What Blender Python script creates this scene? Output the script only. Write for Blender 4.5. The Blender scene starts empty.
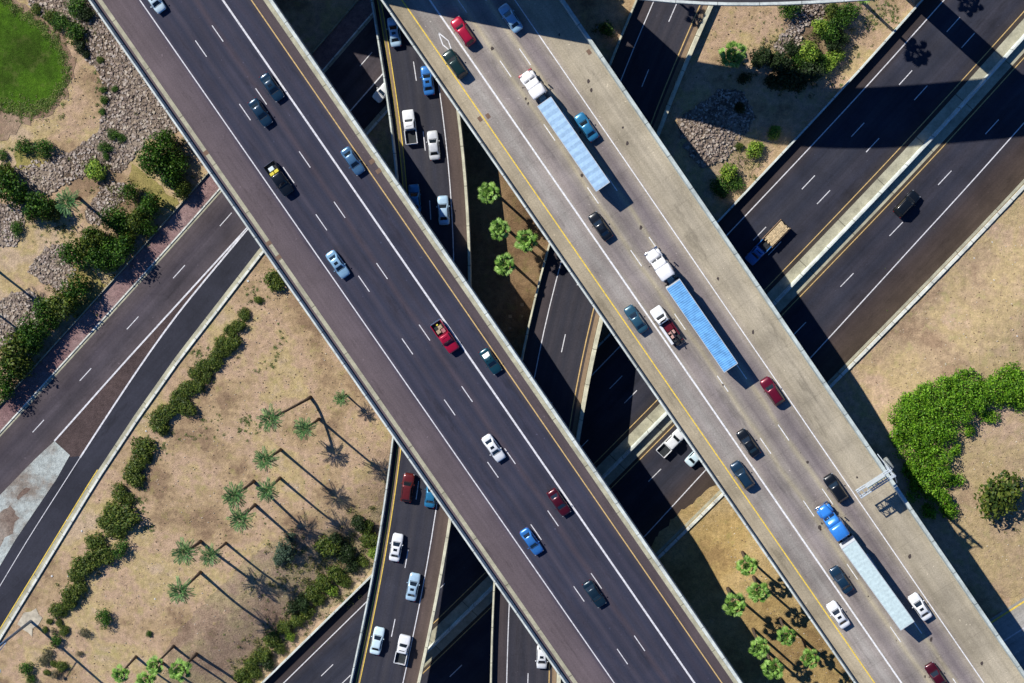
import bpy, bmesh, math, random
import numpy as np
from mathutils import Vector, Matrix

random.seed(7); RNG = np.random.default_rng(7)
sc = bpy.context.scene
COL = sc.collection
rad = math.radians

# ------------------------------------------------------------------ camera
FPX, NX, NY, CAMH = 1500.0, 625.0, 153.0, 251.0
def _rot():
    n = np.array([NX-512, 341.5-NY, -FPX]); n /= np.linalg.norm(n)
    t = np.array([0, 0, -1.0]); v = np.cross(n, t); c = n @ t
    K = np.array([[0, -v[2], v[1]], [v[2], 0, -v[0]], [-v[1], v[0], 0]])
    return np.eye(3) + K + K @ K/(1+c)
ROT = _rot()
cd = bpy.data.cameras.new('camera'); cam = bpy.data.objects.new('camera', cd); COL.objects.link(cam)
cd.sensor_width = 36.0; cd.lens = 36.0*FPX/1024; cd.clip_start = 1; cd.clip_end = 5000
M4 = Matrix([list(ROT[i]) + [0] for i in range(3)] + [[0, 0, 0, 1]])
M4.translation = Vector((0, 0, CAMH)); cam.matrix_world = M4
sc.camera = cam

# ------------------------------------------------------------------ light
AZ, EL = 41.8, 40.0
SUN = Vector((math.cos(rad(AZ))*math.cos(rad(EL)), -math.sin(rad(AZ))*math.cos(rad(EL)), -math.sin(rad(EL))))
sd = bpy.data.lights.new('sun', 'SUN'); sd.energy = 5.0; sd.angle = rad(0.5); sd.color = (1, .95, .87)
so = bpy.data.objects.new('sun', sd); COL.objects.link(so); so.rotation_euler = SUN.to_track_quat('-Z', 'Y').to_euler()
w = bpy.data.worlds.new('World'); sc.world = w; w.use_nodes = True
nt = w.node_tree; bg = nt.nodes['Background']; sky = nt.nodes.new('ShaderNodeTexSky')
sky.sky_type = 'NISHITA'; sky.sun_disc = False; sky.sun_elevation = rad(EL); sky.sun_rotation = math.atan2(-SUN.x, -SUN.y)
tint = nt.nodes.new('ShaderNodeMix'); tint.data_type = 'RGBA'; tint.blend_type = 'MULTIPLY'; tint.inputs[0].default_value = 1; tint.inputs[7].default_value = (.44, .82, 1.32, 1)
nt.links.new(sky.outputs[0], tint.inputs[6]); nt.links.new(tint.outputs[2], bg.inputs[0]); bg.inputs[1].default_value = 0.055; sky.ozone_density = 6.0; sky.air_density = 1.2; sky.dust_density = .3
sc.cycles.diffuse_bounces = 1; sc.cycles.max_bounces = 6
sc.view_settings.view_transform = 'Standard'; sc.view_settings.look = 'None'
sc.view_settings.exposure = 0.15; sc.view_settings.gamma = 1

# ------------------------------------------------------------------ helpers
def un(px, py, z=0.0):
    r = ROT @ np.array([px-512, 341.5-py, -FPX]); t = (z-CAMH)/r[2]
    return np.array([t*r[0], t*r[1]])
SH = np.array([SUN.x, SUN.y])/abs(SUN.z)
def sstep(t): t = np.clip(t, 0, 1); return t*t*(3-2*t)

class Path:
    """A smooth line on the ground plan; o counts metres to the LEFT of travel."""
    def __init__(s, pts, z=0.0, ext=(0, 0), step=2.0, smooth=3):
        P = [np.array(p, float) for p in pts]
        if ext[0]:
            d = P[0]-P[1]; P.insert(0, P[0]+d/np.linalg.norm(d)*ext[0])
        if ext[1]:
            d = P[-1]-P[-2]; P.append(P[-1]+d/np.linalg.norm(d)*ext[1])
        P = np.array(P); zz = np.array(z if hasattr(z, '__len__') else [z]*len(P), float)
        if hasattr(z, '__len__'):
            if ext[0]: zz = np.insert(zz, 0, zz[0])
            if ext[1]: zz = np.append(zz, zz[-1])
        L = np.r_[0, np.cumsum(np.linalg.norm(np.diff(P, axis=0), axis=1))]
        n = max(2, int(L[-1]/step)+1); S = np.linspace(0, L[-1], n)
        Q = np.c_[np.interp(S, L, P[:, 0]), np.interp(S, L, P[:, 1])]; Z = np.interp(S, L, zz)
        k = smooth
        if k and n > 2*k+3:
            for _ in range(6):
                A = np.c_[Q, Z]; pad = np.r_[2*A[0]-A[k:0:-1], A, 2*A[-1]-A[-2:-k-2:-1]]
                A = sum(pad[i:i+n] for i in range(2*k+1))/(2*k+1); Q = A[:, :2]; Z = A[:, 2]
        s.Q, s.Z = Q, Z
        s.S = np.r_[0, np.cumsum(np.linalg.norm(np.diff(Q, axis=0), axis=1))]; s.L = s.S[-1]
    def at(s, d):
        x = np.interp(d, s.S, s.Q[:, 0]); y = np.interp(d, s.S, s.Q[:, 1]); z = np.interp(d, s.S, s.Z)
        a, b = max(d-2.5, 0), min(d+2.5, s.L)
        t = np.array([np.interp(b, s.S, s.Q[:, 0])-np.interp(a, s.S, s.Q[:, 0]), np.interp(b, s.S, s.Q[:, 1])-np.interp(a, s.S, s.Q[:, 1])])
        t /= np.linalg.norm(t)
        return np.array([x, y]), t, np.array([-t[1], t[0]]), z
    def near(s, p):
        p = np.asarray(p); a, b = s.Q[:-1], s.Q[1:]; ab = b-a; LL = (ab**2).sum(1)
        t = np.clip(((p-a)*ab).sum(1)/LL, 0, 1); c = a+ab*t[:, None]
        d = np.linalg.norm(p-c, axis=1); i = int(d.argmin())
        sg = np.sign(ab[i][0]*(p-c[i])[1]-ab[i][1]*(p-c[i])[0])
        return s.S[i]+t[i]*math.sqrt(LL[i]), sg*d[i]

def link(o, parent=None):
    COL.objects.link(o)
    if parent is not None: o.parent = parent
    return o
def mesh(name, V, F, mat, parent=None, smooth=False, uv=None, loc=None):
    me = bpy.data.meshes.new(name); me.from_pydata([tuple(map(float, v)) for v in V], [], [tuple(f) for f in F])
    if uv is not None:
        l = me.uv_layers.new(name='UVMap'); idx = np.empty(len(me.loops), int); me.loops.foreach_get('vertex_index', idx)
        l.data.foreach_set('uv', np.asarray(uv, float)[idx].ravel())
    if smooth: me.polygons.foreach_set('use_smooth', [True]*len(me.polygons))
    me.materials.append(mat); me.update()
    o = bpy.data.objects.new(name, me)
    if loc is not None: o.location = loc
    return link(o, parent)
def tag(o, label=None, cat=None, group=None, kind=None):
    if label: o['label'] = label
    if cat: o['category'] = cat
    if group: o['group'] = group
    if kind: o['kind'] = kind
    return o
def empty(name, loc=(0, 0, 0), rz=0.0, parent=None):
    o = bpy.data.objects.new(name, None); o.empty_display_size = .5; o.location = loc; o.rotation_euler = (0, 0, rz)
    return link(o, parent)
class MB:
    def __init__(s): s.V, s.F, s.U = [], [], []
    def add(s, V, F, U=None):
        n = len(s.V); s.V += list(V); s.F += [[i+n for i in f] for f in F]; s.U += list(U) if U is not None else [(0, 0)]*len(V); return s
    def box(s, x0, x1, y0, y1, z0, z1, ch=0.0):
        if ch <= 0:
            V = [(x, y, z) for z in (z0, z1) for x, y in ((x0, y0), (x1, y0), (x1, y1), (x0, y1))]
            return s.add(V, [(3, 2, 1, 0), (4, 5, 6, 7), (0, 1, 5, 4), (1, 2, 6, 5), (2, 3, 7, 6), (3, 0, 4, 7)])
        lv = [(z0, ch), (z0+ch, 0), (z1-ch, 0), (z1, ch)]; V = []; F = []
        for z, i in lv:
            c = ch
            V += [(x0+c+i*.7, y0+i, z), (x1-c-i*.7, y0+i, z), (x1-i, y0+c+i*.7, z), (x1-i, y1-c-i*.7, z), (x1-c-i*.7, y1-i, z), (x0+c+i*.7, y1-i, z), (x0+i, y1-c-i*.7, z), (x0+i, y0+c+i*.7, z)]
        for k in range(3):
            for j in range(8): F.append((k*8+j, k*8+(j+1) % 8, k*8+8+(j+1) % 8, k*8+8+j))
        F += [tuple(range(7, -1, -1)), tuple(range(24, 32))]
        return s.add(V, F)
    def tube(s, pts, r, n=8):
        pts = [np.array(p, float) for p in pts]; r = r if hasattr(r, '__len__') else [r]*len(pts); V = []; F = []
        for i, p in enumerate(pts):
            d = pts[min(i+1, len(pts)-1)]-pts[max(i-1, 0)]; d /= np.linalg.norm(d)
            a = np.cross(d, [0, 0, 1.0] if abs(d[2]) < .9 else [1.0, 0, 0]); a /= np.linalg.norm(a); b = np.cross(d, a)
            for k in range(n):
                q = 2*math.pi*k/n; V.append(p+(a*math.cos(q)+b*math.sin(q))*r[i])
        for i in range(len(pts)-1):
            for k in range(n): F.append((i*n+k, i*n+(k+1) % n, (i+1)*n+(k+1) % n, (i+1)*n+k))
        F += [tuple(range(n-1, -1, -1)), tuple(range((len(pts)-1)*n, len(pts)*n))]
        return s.add(V, F)
    def loft(s, rings, cap=True):
        n = len(rings[0]); V = [v for r in rings for v in r]; F = []
        for i in range(len(rings)-1):
            for k in range(n): F.append((i*n+k, i*n+(k+1) % n, (i+1)*n+(k+1) % n, (i+1)*n+k))
        if cap: F += [tuple(range(n-1, -1, -1)), tuple(range((len(rings)-1)*n, len(rings)*n))]
        return s.add(V, F)
    def build(s, name, mat, parent=None, smooth=False, loc=None): return mesh(name, s.V, s.F, mat, parent, smooth, s.U, loc)
def sweep(path, prof, s0=0, s1=None, step=4.0, closed=True, zoff=0.0, zf=None):
    """profile [(offset, dz)] along a path; offsets may be functions of arc length"""
    s1 = path.L if s1 is None else s1; n = max(1, int(math.ceil((s1-s0)/step))); V = []; U = []; F = []; m = len(prof)
    for i in range(n+1):
        d = s0+(s1-s0)*i/n; p, t, nn, z = path.at(d)
        if zf: z = zf(d)
        for o, dz in prof:
            oo = o(d) if callable(o) else o; dd = dz(d) if callable(dz) else dz
            q = p+nn*oo; V.append((q[0], q[1], z+dd+zoff)); U.append((oo, d))
    for i in range(n):
        for k in range(m if closed else m-1):
            F.append((i*m+k, i*m+(k+1) % m, (i+1)*m+(k+1) % m, (i+1)*m+k))
    if closed: F += [tuple(range(m-1, -1, -1)), tuple(range(n*m, n*m+m))]
    return V, F, U
def ribbon(path, o0, o1, dz, s0=0, s1=None, step=4.0, zf=None): return sweep(path, [(o1, dz), (o0, dz)], s0, s1, step, False, 0, zf)
def boxprof(o0, o1, z0, z1, taper=0.0): return [(o0, z0), (o1, z0), (o1-taper, z1), (o0+taper, z1)]

# ------------------------------------------------------------------ materials
MC = {}
def newmat(name):
    m = bpy.data.materials.new(name); m.use_nodes = True; n = m.node_tree; b = n.nodes['Principled BSDF']; b.inputs['Roughness'].default_value = .9
    b.inputs['Specular IOR Level'].default_value = .25
    return m, n, b
def noise(n, scale, detail=4, vec=None, rough=.6):
    t = n.nodes.new('ShaderNodeTexNoise'); t.inputs['Scale'].default_value = scale; t.inputs['Detail'].default_value = detail; t.inputs['Roughness'].default_value = rough
    if vec is not None: n.links.new(vec, t.inputs['Vector'])
    return t.outputs['Fac']
def ramp(n, fac, stops, const=False):
    r = n.nodes.new('ShaderNodeValToRGB'); e = r.color_ramp.elements
    if const: r.color_ramp.interpolation = 'CONSTANT'
    for i, (p, c) in enumerate(stops):
        if i < 2: el = e[i]; el.position = p
        else: el = e.new(p)
        el.color = (*c, 1) if len(c) == 3 else c
    n.links.new(fac, r.inputs['Fac']); return r.outputs['Color']
def mix(n, a, b, fac, mode='MIX'):
    m = n.nodes.new('ShaderNodeMix'); m.data_type = 'RGBA'; m.blend_type = mode
    for v, i in ((a, 6), (b, 7)):
        if hasattr(v, 'is_linked') or hasattr(v, 'node'): n.links.new(v, m.inputs[i])
        else: m.inputs[i].default_value = (*v, 1)
    if hasattr(fac, 'node'): n.links.new(fac, m.inputs[0])
    else: m.inputs[0].default_value = fac
    return m.outputs[2]
def mapr(n, v, a, b, c, d):
    m = n.nodes.new('ShaderNodeMapRange'); n.links.new(v, m.inputs[0])
    for i, x in enumerate((a, b, c, d)): m.inputs[i+1].default_value = x
    return m.outputs[0]
def objpos(n):
    t = n.nodes.new('ShaderNodeNewGeometry'); return t.outputs['Position']
def mapping(n, v, sx, sy, sz=1):
    m = n.nodes.new('ShaderNodeMapping'); n.links.new(v, m.inputs[0]); m.inputs['Scale'].default_value = (sx, sy, sz); return m.outputs[0]
def bump(n, b, h, strength=.4, dist=.1):
    k = n.nodes.new('ShaderNodeBump'); k.inputs['Strength'].default_value = strength; k.inputs['Distance'].default_value = dist
    n.links.new(h, k.inputs['Height']); n.links.new(k.outputs[0], b.inputs['Normal'])
def greyfac(n, fac, lo, hi, p0=.3, p1=.7): return ramp(n, fac, [(p0, (lo,)*3), (p1, (hi,)*3)])
def plain(name, col, rough=.8, var=.12, metal=0.0, spec=.3, scale=2.0):
    if name in MC: return MC[name]
    m, n, b = newmat(name); p = objpos(n)
    c = mix(n, col, greyfac(n, noise(n, scale, 5, p), 1-var*2, 1+var*.6), 1.0, 'MULTIPLY')
    n.links.new(c, b.inputs['Base Color']); b.inputs['Roughness'].default_value = rough; b.inputs['Metallic'].default_value = metal; b.inputs['Specular IOR Level'].default_value = spec
    MC[name] = m; return m
def road(name, width, stops, joints=0.0, o_min=0.0, patch=.25, grain=.18, streak=.22):
    """pavement whose colour follows the lateral offset: shoulders, wheel tracks, oil lines"""
    m, n, b = newmat(name); uv = n.nodes.new('ShaderNodeUVMap').outputs[0]
    sx = n.nodes.new('ShaderNodeSeparateXYZ'); n.links.new(uv, sx.inputs[0])
    wob = noise(n, .35, 3, mapping(n, uv, .3, .12)); wv = mapr(n, wob, .3, .7, -.35, .35)
    ad = n.nodes.new('ShaderNodeMath'); ad.operation = 'ADD'; n.links.new(sx.outputs[0], ad.inputs[0]); n.links.new(wv, ad.inputs[1])
    u = mapr(n, ad.outputs[0], o_min, o_min+width, 0, 1)
    c = ramp(n, u, [((o-o_min)/width, k if k[0] > .17 else (k[0]*.9, k[1]*.97, k[2]*1.06)) for o, k in stops])
    p = objpos(n)
    c = mix(n, c, greyfac(n, noise(n, .9, 4, mapping(n, uv, 1.6, .05)), 1-streak, 1+streak), 1, 'MULTIPLY')
    c = mix(n, c, greyfac(n, noise(n, .16, 6, p), 1-patch, 1+patch), 1, 'MULTIPLY')
    c = mix(n, c, greyfac(n, noise(n, 4.5, 3, p, .8), 1-grain, 1+grain), 1, 'MULTIPLY')
    c = mix(n, c, greyfac(n, noise(n, 1.7, 2, p), 1, 1.9, .71, .78), 1, 'MULTIPLY')
    c = mix(n, c, greyfac(n, noise(n, .55, 5, mapping(n, uv, .5, .11), .75), 1, .72, .57, .66), 1, 'MULTIPLY')
    vc = n.nodes.new('ShaderNodeTexVoronoi'); vc.feature = 'DISTANCE_TO_EDGE'; vc.inputs['Scale'].default_value = .16; wp = n.nodes.new('ShaderNodeTexNoise'); wp.inputs['Scale'].default_value = .5; wp.inputs['Detail'].default_value = 6; n.links.new(p, wp.inputs['Vector']); vm = n.nodes.new('ShaderNodeVectorMath'); vm.operation = 'MULTIPLY_ADD'; n.links.new(wp.outputs['Color'], vm.inputs[0]); vm.inputs[1].default_value = (5, 5, 0); n.links.new(p, vm.inputs[2]); n.links.new(vm.outputs[0], vc.inputs['Vector']); vc.inputs['Scale'].default_value = .09
    c = mix(n, c, ramp(n, vc.outputs['Distance'], [(0, (.86,)*3), (.008, (1,)*3)]), 1, 'MULTIPLY')
    if joints:
        md = n.nodes.new('ShaderNodeMath'); md.operation = 'MODULO'; n.links.new(sx.outputs[1], md.inputs[0]); md.inputs[1].default_value = joints
        j = ramp(n, mapr(n, md.outputs[0], 0, joints, 0, 1), [(0, (.88,)*3), (.12/joints, (1,)*3)], True)
        c = mix(n, c, j, 1, 'MULTIPLY')
    n.links.new(c, b.inputs['Base Color']); b.inputs['Roughness'].default_value = .85
    bump(n, b, noise(n, 9, 2, p), .25, .02)
    return m
def earth(name, cols, speck=.3, grn=None):
    m, n, b = newmat(name); p = objpos(n)
    f = noise(n, .09, 8, p, .62)
    c = ramp(n, f, [(.36+.28*i/(len(cols)-1), k) for i, k in enumerate(cols)])
    c = mix(n, c, greyfac(n, noise(n, 1.1, 6, p, .75), .74, 1.2, .35, .65), 1, 'MULTIPLY')
    c = mix(n, c, greyfac(n, noise(n, 5.5, 3, p, .8), 1-speck, 1+speck*.6), 1, 'MULTIPLY')
    if grn: c = mix(n, c, grn, ramp(n, noise(n, .5, 7, p, .7), [(.54, (0, 0, 0)), (.68, (.42, .42, .42))]))
    dots = ramp(n, noise(n, 2.2, 2, p, .5), [(.72, (0, 0, 0)), (.76, (1, 1, 1))])
    c = mix(n, c, tuple(.45*k for k in cols[0]), dots)
    n.links.new(c, b.inputs['Base Color']); b.inputs['Specular IOR Level'].default_value = .1
    bump(n, b, noise(n, 3.0, 6, p, .8), .7, .25)
    return m
def foliage_mat(name, cols, trans=.25):
    m, n, b = newmat(name); g = n.nodes.new('ShaderNodeNewGeometry'); c = ramp(n, g.outputs['Random Per Island'], [(i/(len(cols)-1), k) for i, k in enumerate(cols)])
    c = mix(n, c, greyfac(n, noise(n, .9, 3, g.outputs['Position']), .6, 1.35), 1, 'MULTIPLY')
    n.links.new(c, b.inputs['Base Color']); b.inputs['Roughness'].default_value = .55; b.inputs['Specular IOR Level'].default_value = .3
    tr = n.nodes.new('ShaderNodeBsdfTranslucent'); n.links.new(c, tr.inputs[0]); mx = n.nodes.new('ShaderNodeMixShader'); mx.inputs[0].default_value = trans
    n.links.new(b.outputs[0], mx.inputs[1]); n.links.new(tr.outputs[0], mx.inputs[2]); n.links.new(mx.outputs[0], n.nodes['Material Output'].inputs[0])
    return m
def islands(name, cols, rough=.9):
    m, n, b = newmat(name); g = n.nodes.new('ShaderNodeNewGeometry'); c = ramp(n, g.outputs['Random Per Island'], [(i/(len(cols)-1), k) for i, k in enumerate(cols)])
    c = mix(n, c, greyfac(n, noise(n, 6, 3, g.outputs['Position']), .75, 1.2), 1, 'MULTIPLY'); n.links.new(c, b.inputs['Base Color']); b.inputs['Roughness'].default_value = rough; return m
def paintline(name, col):
    m, n, b = newmat(name); p = objpos(n)
    c = mix(n, col, greyfac(n, noise(n, 2.5, 5, p, .8), .55, 1.1, .3, .6), 1, 'MULTIPLY'); n.links.new(c, b.inputs['Base Color']); b.inputs['Roughness'].default_value = .7; return m
def jointed(name, col, gap=6.1):
    m, n, b = newmat(name); p = objpos(n); uv = n.nodes.new('ShaderNodeUVMap').outputs[0]; sx = n.nodes.new('ShaderNodeSeparateXYZ'); n.links.new(uv, sx.inputs[0])
    md = n.nodes.new('ShaderNodeMath'); md.operation = 'MODULO'; n.links.new(sx.outputs[1], md.inputs[0]); md.inputs[1].default_value = gap
    c = mix(n, col, greyfac(n, noise(n, .5, 6, p, .7), .68, 1.12, .35, .65), 1, 'MULTIPLY')
    c = mix(n, c, greyfac(n, noise(n, 3.5, 4, p, .8), .8, 1.12), 1, 'MULTIPLY')
    c = mix(n, c, ramp(n, mapr(n, md.outputs[0], 0, gap, 0, 1), [(0, (.45,)*3), (.13/gap, (1,)*3)], True), 1, 'MULTIPLY')
    n.links.new(c, b.inputs['Base Color']); MC[name] = m; return m
WHITE = paintline('white road paint', (.74, .74, .76)); WHITE_B = paintline('worn white paint on concrete', (.85, .85, .85)); YEL = paintline('yellow road paint', (.66, .46, .19)); YEL_B = paintline('yellow paint on concrete', (.86, .62, .10))
CONC = jointed('pale barrier concrete', (.66, .71, .66)); CONC_T = jointed('tan gutter concrete', (.46, .44, .32), 9.1); CONC_D = plain('grey girder concrete', (.3, .29, .27), .9, .2)
CREAM = jointed('cream kerb concrete', (.65, .63, .47)); KERB = jointed('white kerb concrete', (.76, .78, .70), 3.0)

# ------------------------------------------------------------------ road plans (ground plan in metres)
ZD = 16.0
PA = Path([un(90, 0, ZD), un(566, 683, ZD)], ZD, (150, 150), smooth=0)
PB = Path([un(381, 0, ZD), un(854.4, 683, ZD)], ZD, (150, 150), smooth=0)
PC = Path([un(*p, 0) for p in [(1024, 11.4), (926.6, 120), (880, 170), (812.5, 240), (766, 289), (657, 400.4), (600, 458), (485, 573.5), (439.5, 617.5)]], 0, (220, 260))
PE = Path([un(*p, 2.5) for p in [(361, 65), (232, 213), (139, 316.5), (91.4, 368), (44, 420), (33, 432)]], 2.5, (160, 160))
Z1 = 7.5
P1 = Path([un(*p, q) for q, p in zip([7, 7.2, 7.4, 7.7, 8.1, 8.7, 9.3, 9.9, 10.5, 11.6, 12.2], [(371.4, 0), (391.6, 120), (396.5, 160), (399.5, 200), (402, 240), (403, 290), (402, 340), (399.5, 390), (393.4, 440), (376.7, 560), (350, 683)])], [7, 7.2, 7.4, 7.7, 8.1, 8.7, 9.3, 9.9, 10.5, 11.6, 12.2], (140, 140))
W2 = [((652.5, 3), 2.7), ((636, 40), 2.7), ((620, 78), 2.8), ((588, 168), 3.5), ((560, 261), 5), ((550, 298), 5.6), ((540, 343.7), 6.5), ((527, 410), 7.6), ((515, 500), 8.5), ((508, 605), 9), ((506.6, 683), 9)]
P2 = Path([un(*p, z) for p, z in W2], [z for p, z in W2], (120, 140))

# ------------------------------------------------------------------ terrain
_Qc = PC
_cq = _Qc.Q[::2]; _cq = np.r_[[_cq[0]+(_cq[0]-_cq[1])*400], _cq, [_cq[-1]+(_cq[-1]-_cq[-2])*400]]
def cdist(X, Y):
    """signed offset of points to the freeway line (left positive), vectorised"""
    P = np.c_[np.ravel(X), np.ravel(Y)]; a, b = _cq[:-1], _cq[1:]; ab = b-a; LL = (ab**2).sum(1); out = np.empty(len(P))
    for i in range(0, len(P), 4000):
        q = P[i:i+4000, None, :]-a[None]; t = np.clip((q*ab).sum(2)/LL, 0, 1); d = q-t[..., None]*ab; dd = (d**2).sum(2); k = dd.argmin(1); r = np.arange(len(k))
        out[i:i+4000] = np.sqrt(dd[r, k])*np.sign(ab[k, 0]*d[r, k, 1]-ab[k, 1]*d[r, k, 0])
    return out.reshape(np.shape(X))
def terrain(X, Y):
    d = cdist(np.asarray(X, float), np.asarray(Y, float))
    e = np.where(d < 0, -d-15.5, d-21.0)
    h = 2.5*sstep(e/13.0)
    return h
def tz(x, y): return float(terrain(np.array([x]), np.array([y]))[0])
def ung(px, py):
    z = 2.5
    for _ in range(6):
        p = un(px, py, z); z = tz(*p)
    return np.array([p[0], p[1], z])
ax = np.r_[-1600, -1100, -760, -520, -380, -290, -230, -190, np.arange(-160, 121, 2.0), 150, 190, 240, 310, 420, 600, 900, 1300, 1800]
ay = np.r_[-1700, -1200, -800, -540, -380, -280, -220, -180, np.arange(-150, 81, 2.0), 110, 150, 200, 270, 380, 560, 850, 1250, 1800]
GX, GY = np.meshgrid(ax, ay); GZ = terrain(GX, GY); nx_ = len(ax); ny_ = len(ay)
far = (np.abs(GX+20) > 190) | (np.abs(GY+35) > 160)
GZ = GZ+np.where(far, 0, 0.0)
DIRT = earth('pale desert dirt', [(.31, .21, .13), (.48, .345, .20), (.53, .37, .25), (.52, .40, .20), (.56, .42, .28)], .3, (.36, .34, .10))
mesh('ground', np.c_[GX.ravel(), GY.ravel(), GZ.ravel()], [(j*nx_+i, j*nx_+i+1, (j+1)*nx_+i+1, (j+1)*nx_+i) for j in range(ny_-1) for i in range(nx_-1)], DIRT, smooth=True)['kind'] = 'structure'

def densify(P, step=1.5, jit=0.0):
    out = []
    for a, b in zip(P, P[1:]+P[:1]):
        a = np.array(a, float); b = np.array(b, float); n = max(1, int(np.linalg.norm(b-a)/step))
        for i in range(n):
            q = a+(b-a)*i/n; out.append(q+RNG.normal(0, jit, 2) if jit else q)
    return out
def inside(P, X, Y):
    c = np.zeros(len(X), bool); n = len(P); j = n-1
    for i in range(n):
        yi, yj, xi, xj = P[i][1], P[j][1], P[i][0], P[j][0]
        if yi != yj: c ^= ((yi > Y) != (yj > Y)) & (X < (xj-xi)*(Y-yi)/(yj-yi)+xi)
        j = i
    return c
def drape(name, pxs, mat, off=.05, jit=.35, kind='structure', flat=None):
    W = [ung(*p)[:2] if flat is None else un(*p, flat) for p in pxs]
    W = densify(W, .8 if jit else 6, jit*.8); bm = bmesh.new(); vs = [bm.verts.new((p[0], p[1], 0)) for p in W]; bm.faces.new(vs)
    x0, y0 = np.min(W, 0); x1, y1 = np.max(W, 0)
    if flat is None:
        for c, a0, a1, nn in ((0, x0, x1, (1, 0, 0)), (1, y0, y1, (0, 1, 0))):
            t = math.ceil(a0/2)*2
            while t < a1:
                co = (t, 0, 0) if c == 0 else (0, t, 0)
                bmesh.ops.bisect_plane(bm, geom=bm.verts[:]+bm.edges[:]+bm.faces[:], plane_co=co, plane_no=nn, dist=1e-5); t += 2
    bmesh.ops.triangulate(bm, faces=bm.faces[:], quad_method='BEAUTY', ngon_method='EAR_CLIP')
    for f in bm.faces:
        f.normal_update()
        if f.normal.z < 0: f.normal_flip()
    co = np.array([v.co[:] for v in bm.verts]); z = terrain(co[:, 0], co[:, 1]) if flat is None else np.full(len(co), flat)
    for v, zz in zip(bm.verts, z): v.co.z = zz+off
    me = bpy.data.meshes.new(name); bm.to_mesh(me); bm.free(); me.materials.append(mat); o = link(bpy.data.objects.new(name, me)); o['kind'] = kind
    return o, W

LAWN = earth('mown green lawn', [(.04, .08, .008), (.06, .135, .01), (.085, .18, .012), (.13, .21, .03)], .55, (.15, .16, .05))
BROWN = earth('brown gravelly soil', [(.16, .10, .055), (.24, .155, .085), (.30, .20, .11), (.33, .24, .12)], .4, (.2, .19, .06))
GOLD = earth('golden dry soil', [(.30, .20, .09), (.44, .31, .13), (.50, .36, .17), (.50, .38, .20)], .35, (.3, .28, .09))
OCHRE = earth('yellow weedy verge', [(.24, .18, .07), (.36, .29, .11), (.34, .30, .10)], .45, (.17, .22, .05))
SLOPE_SHADE = earth('slope soil with painted shade', [(.28, .19, .13), (.41, .29, .20), (.43, .34, .19), (.39, .28, .20)], .5, (.22, .21, .08))  # darker version of the dirt; the slope's shade is painted into it
GRAV = earth('brown rubble bed', [(.14, .10, .07), (.28, .22, .17), (.38, .31, .24)], .5)
YGREEN = earth('thin grass on dry soil', [(.36, .25, .16), (.47, .345, .215), (.49, .375, .20), (.53, .38, .26)], .3, (.34, .34, .12))

MULCH = earth('brown mulch fringe', [(.20, .12, .08), (.33, .22, .15), (.40, .29, .20)], .4, (.12, .17, .03))
LAWN_PX = [(-70, -30), (2, -30), (8, 2), (22, 14), (42, 24), (56, 42), (64, 58), (67, 74), (60, 92), (48, 104), (30, 112), (8, 110), (-20, 100), (-70, 90)]
drape('bare_soil_ground', [(670, 520), (735, 470), (900, 700), (800, 740), (700, 740), (640, 560)], GOLD, .05)
drape('brown_soil_ground', [(400, 90), (470, 90), (560, 225), (550, 244), (535, 300), (521, 372), (470, 395), (420, 300)], BROWN, .05)
drape('painted_shade_slope_ground', [(170, 640), (215, 590), (262, 548), (300, 530), (370, 520), (392, 455), (372, 568), (262, 676), (240, 700), (165, 700)], SLOPE_SHADE, .05)
drape('dry_field_ground', [(861, 362), (970, 247), (1030, 184), (1090, 118), (1090, 575), (1030, 592), (1004, 600), (980, 575), (960, 545), (940, 500), (890, 440), (846, 378)], YGREEN, .05)
drape('mulch_ground', [(-70, -30), (8, -30), (14, -4), (30, 8), (52, 22), (66, 40), (73, 60), (74, 78), (66, 98), (50, 112), (24, 126), (6, 140), (-20, 144), (-70, 140)], MULCH, .055, .4)
drape('grass', LAWN_PX, LAWN, .085, .3, 'stuff')
drape('verge_ground', [(132, 165), (150, 178), (178, 202), (172, 212), (150, 200), (128, 180)], OCHRE, .07, .3)
drape('verge_ground', [(66, 275), (84, 262), (104, 285), (92, 310), (78, 320), (62, 305)], OCHRE, .07, .3)
drape('verge_ground', [(735, 132), (765, 140), (772, 150), (735, 195), (722, 180), (718, 172), (735, 155)], YGREEN, .07, .3)
drape('verge_ground', [(14, 150), (45, 150), (55, 160), (40, 168), (15, 168)], OCHRE, .07, .3)

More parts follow.
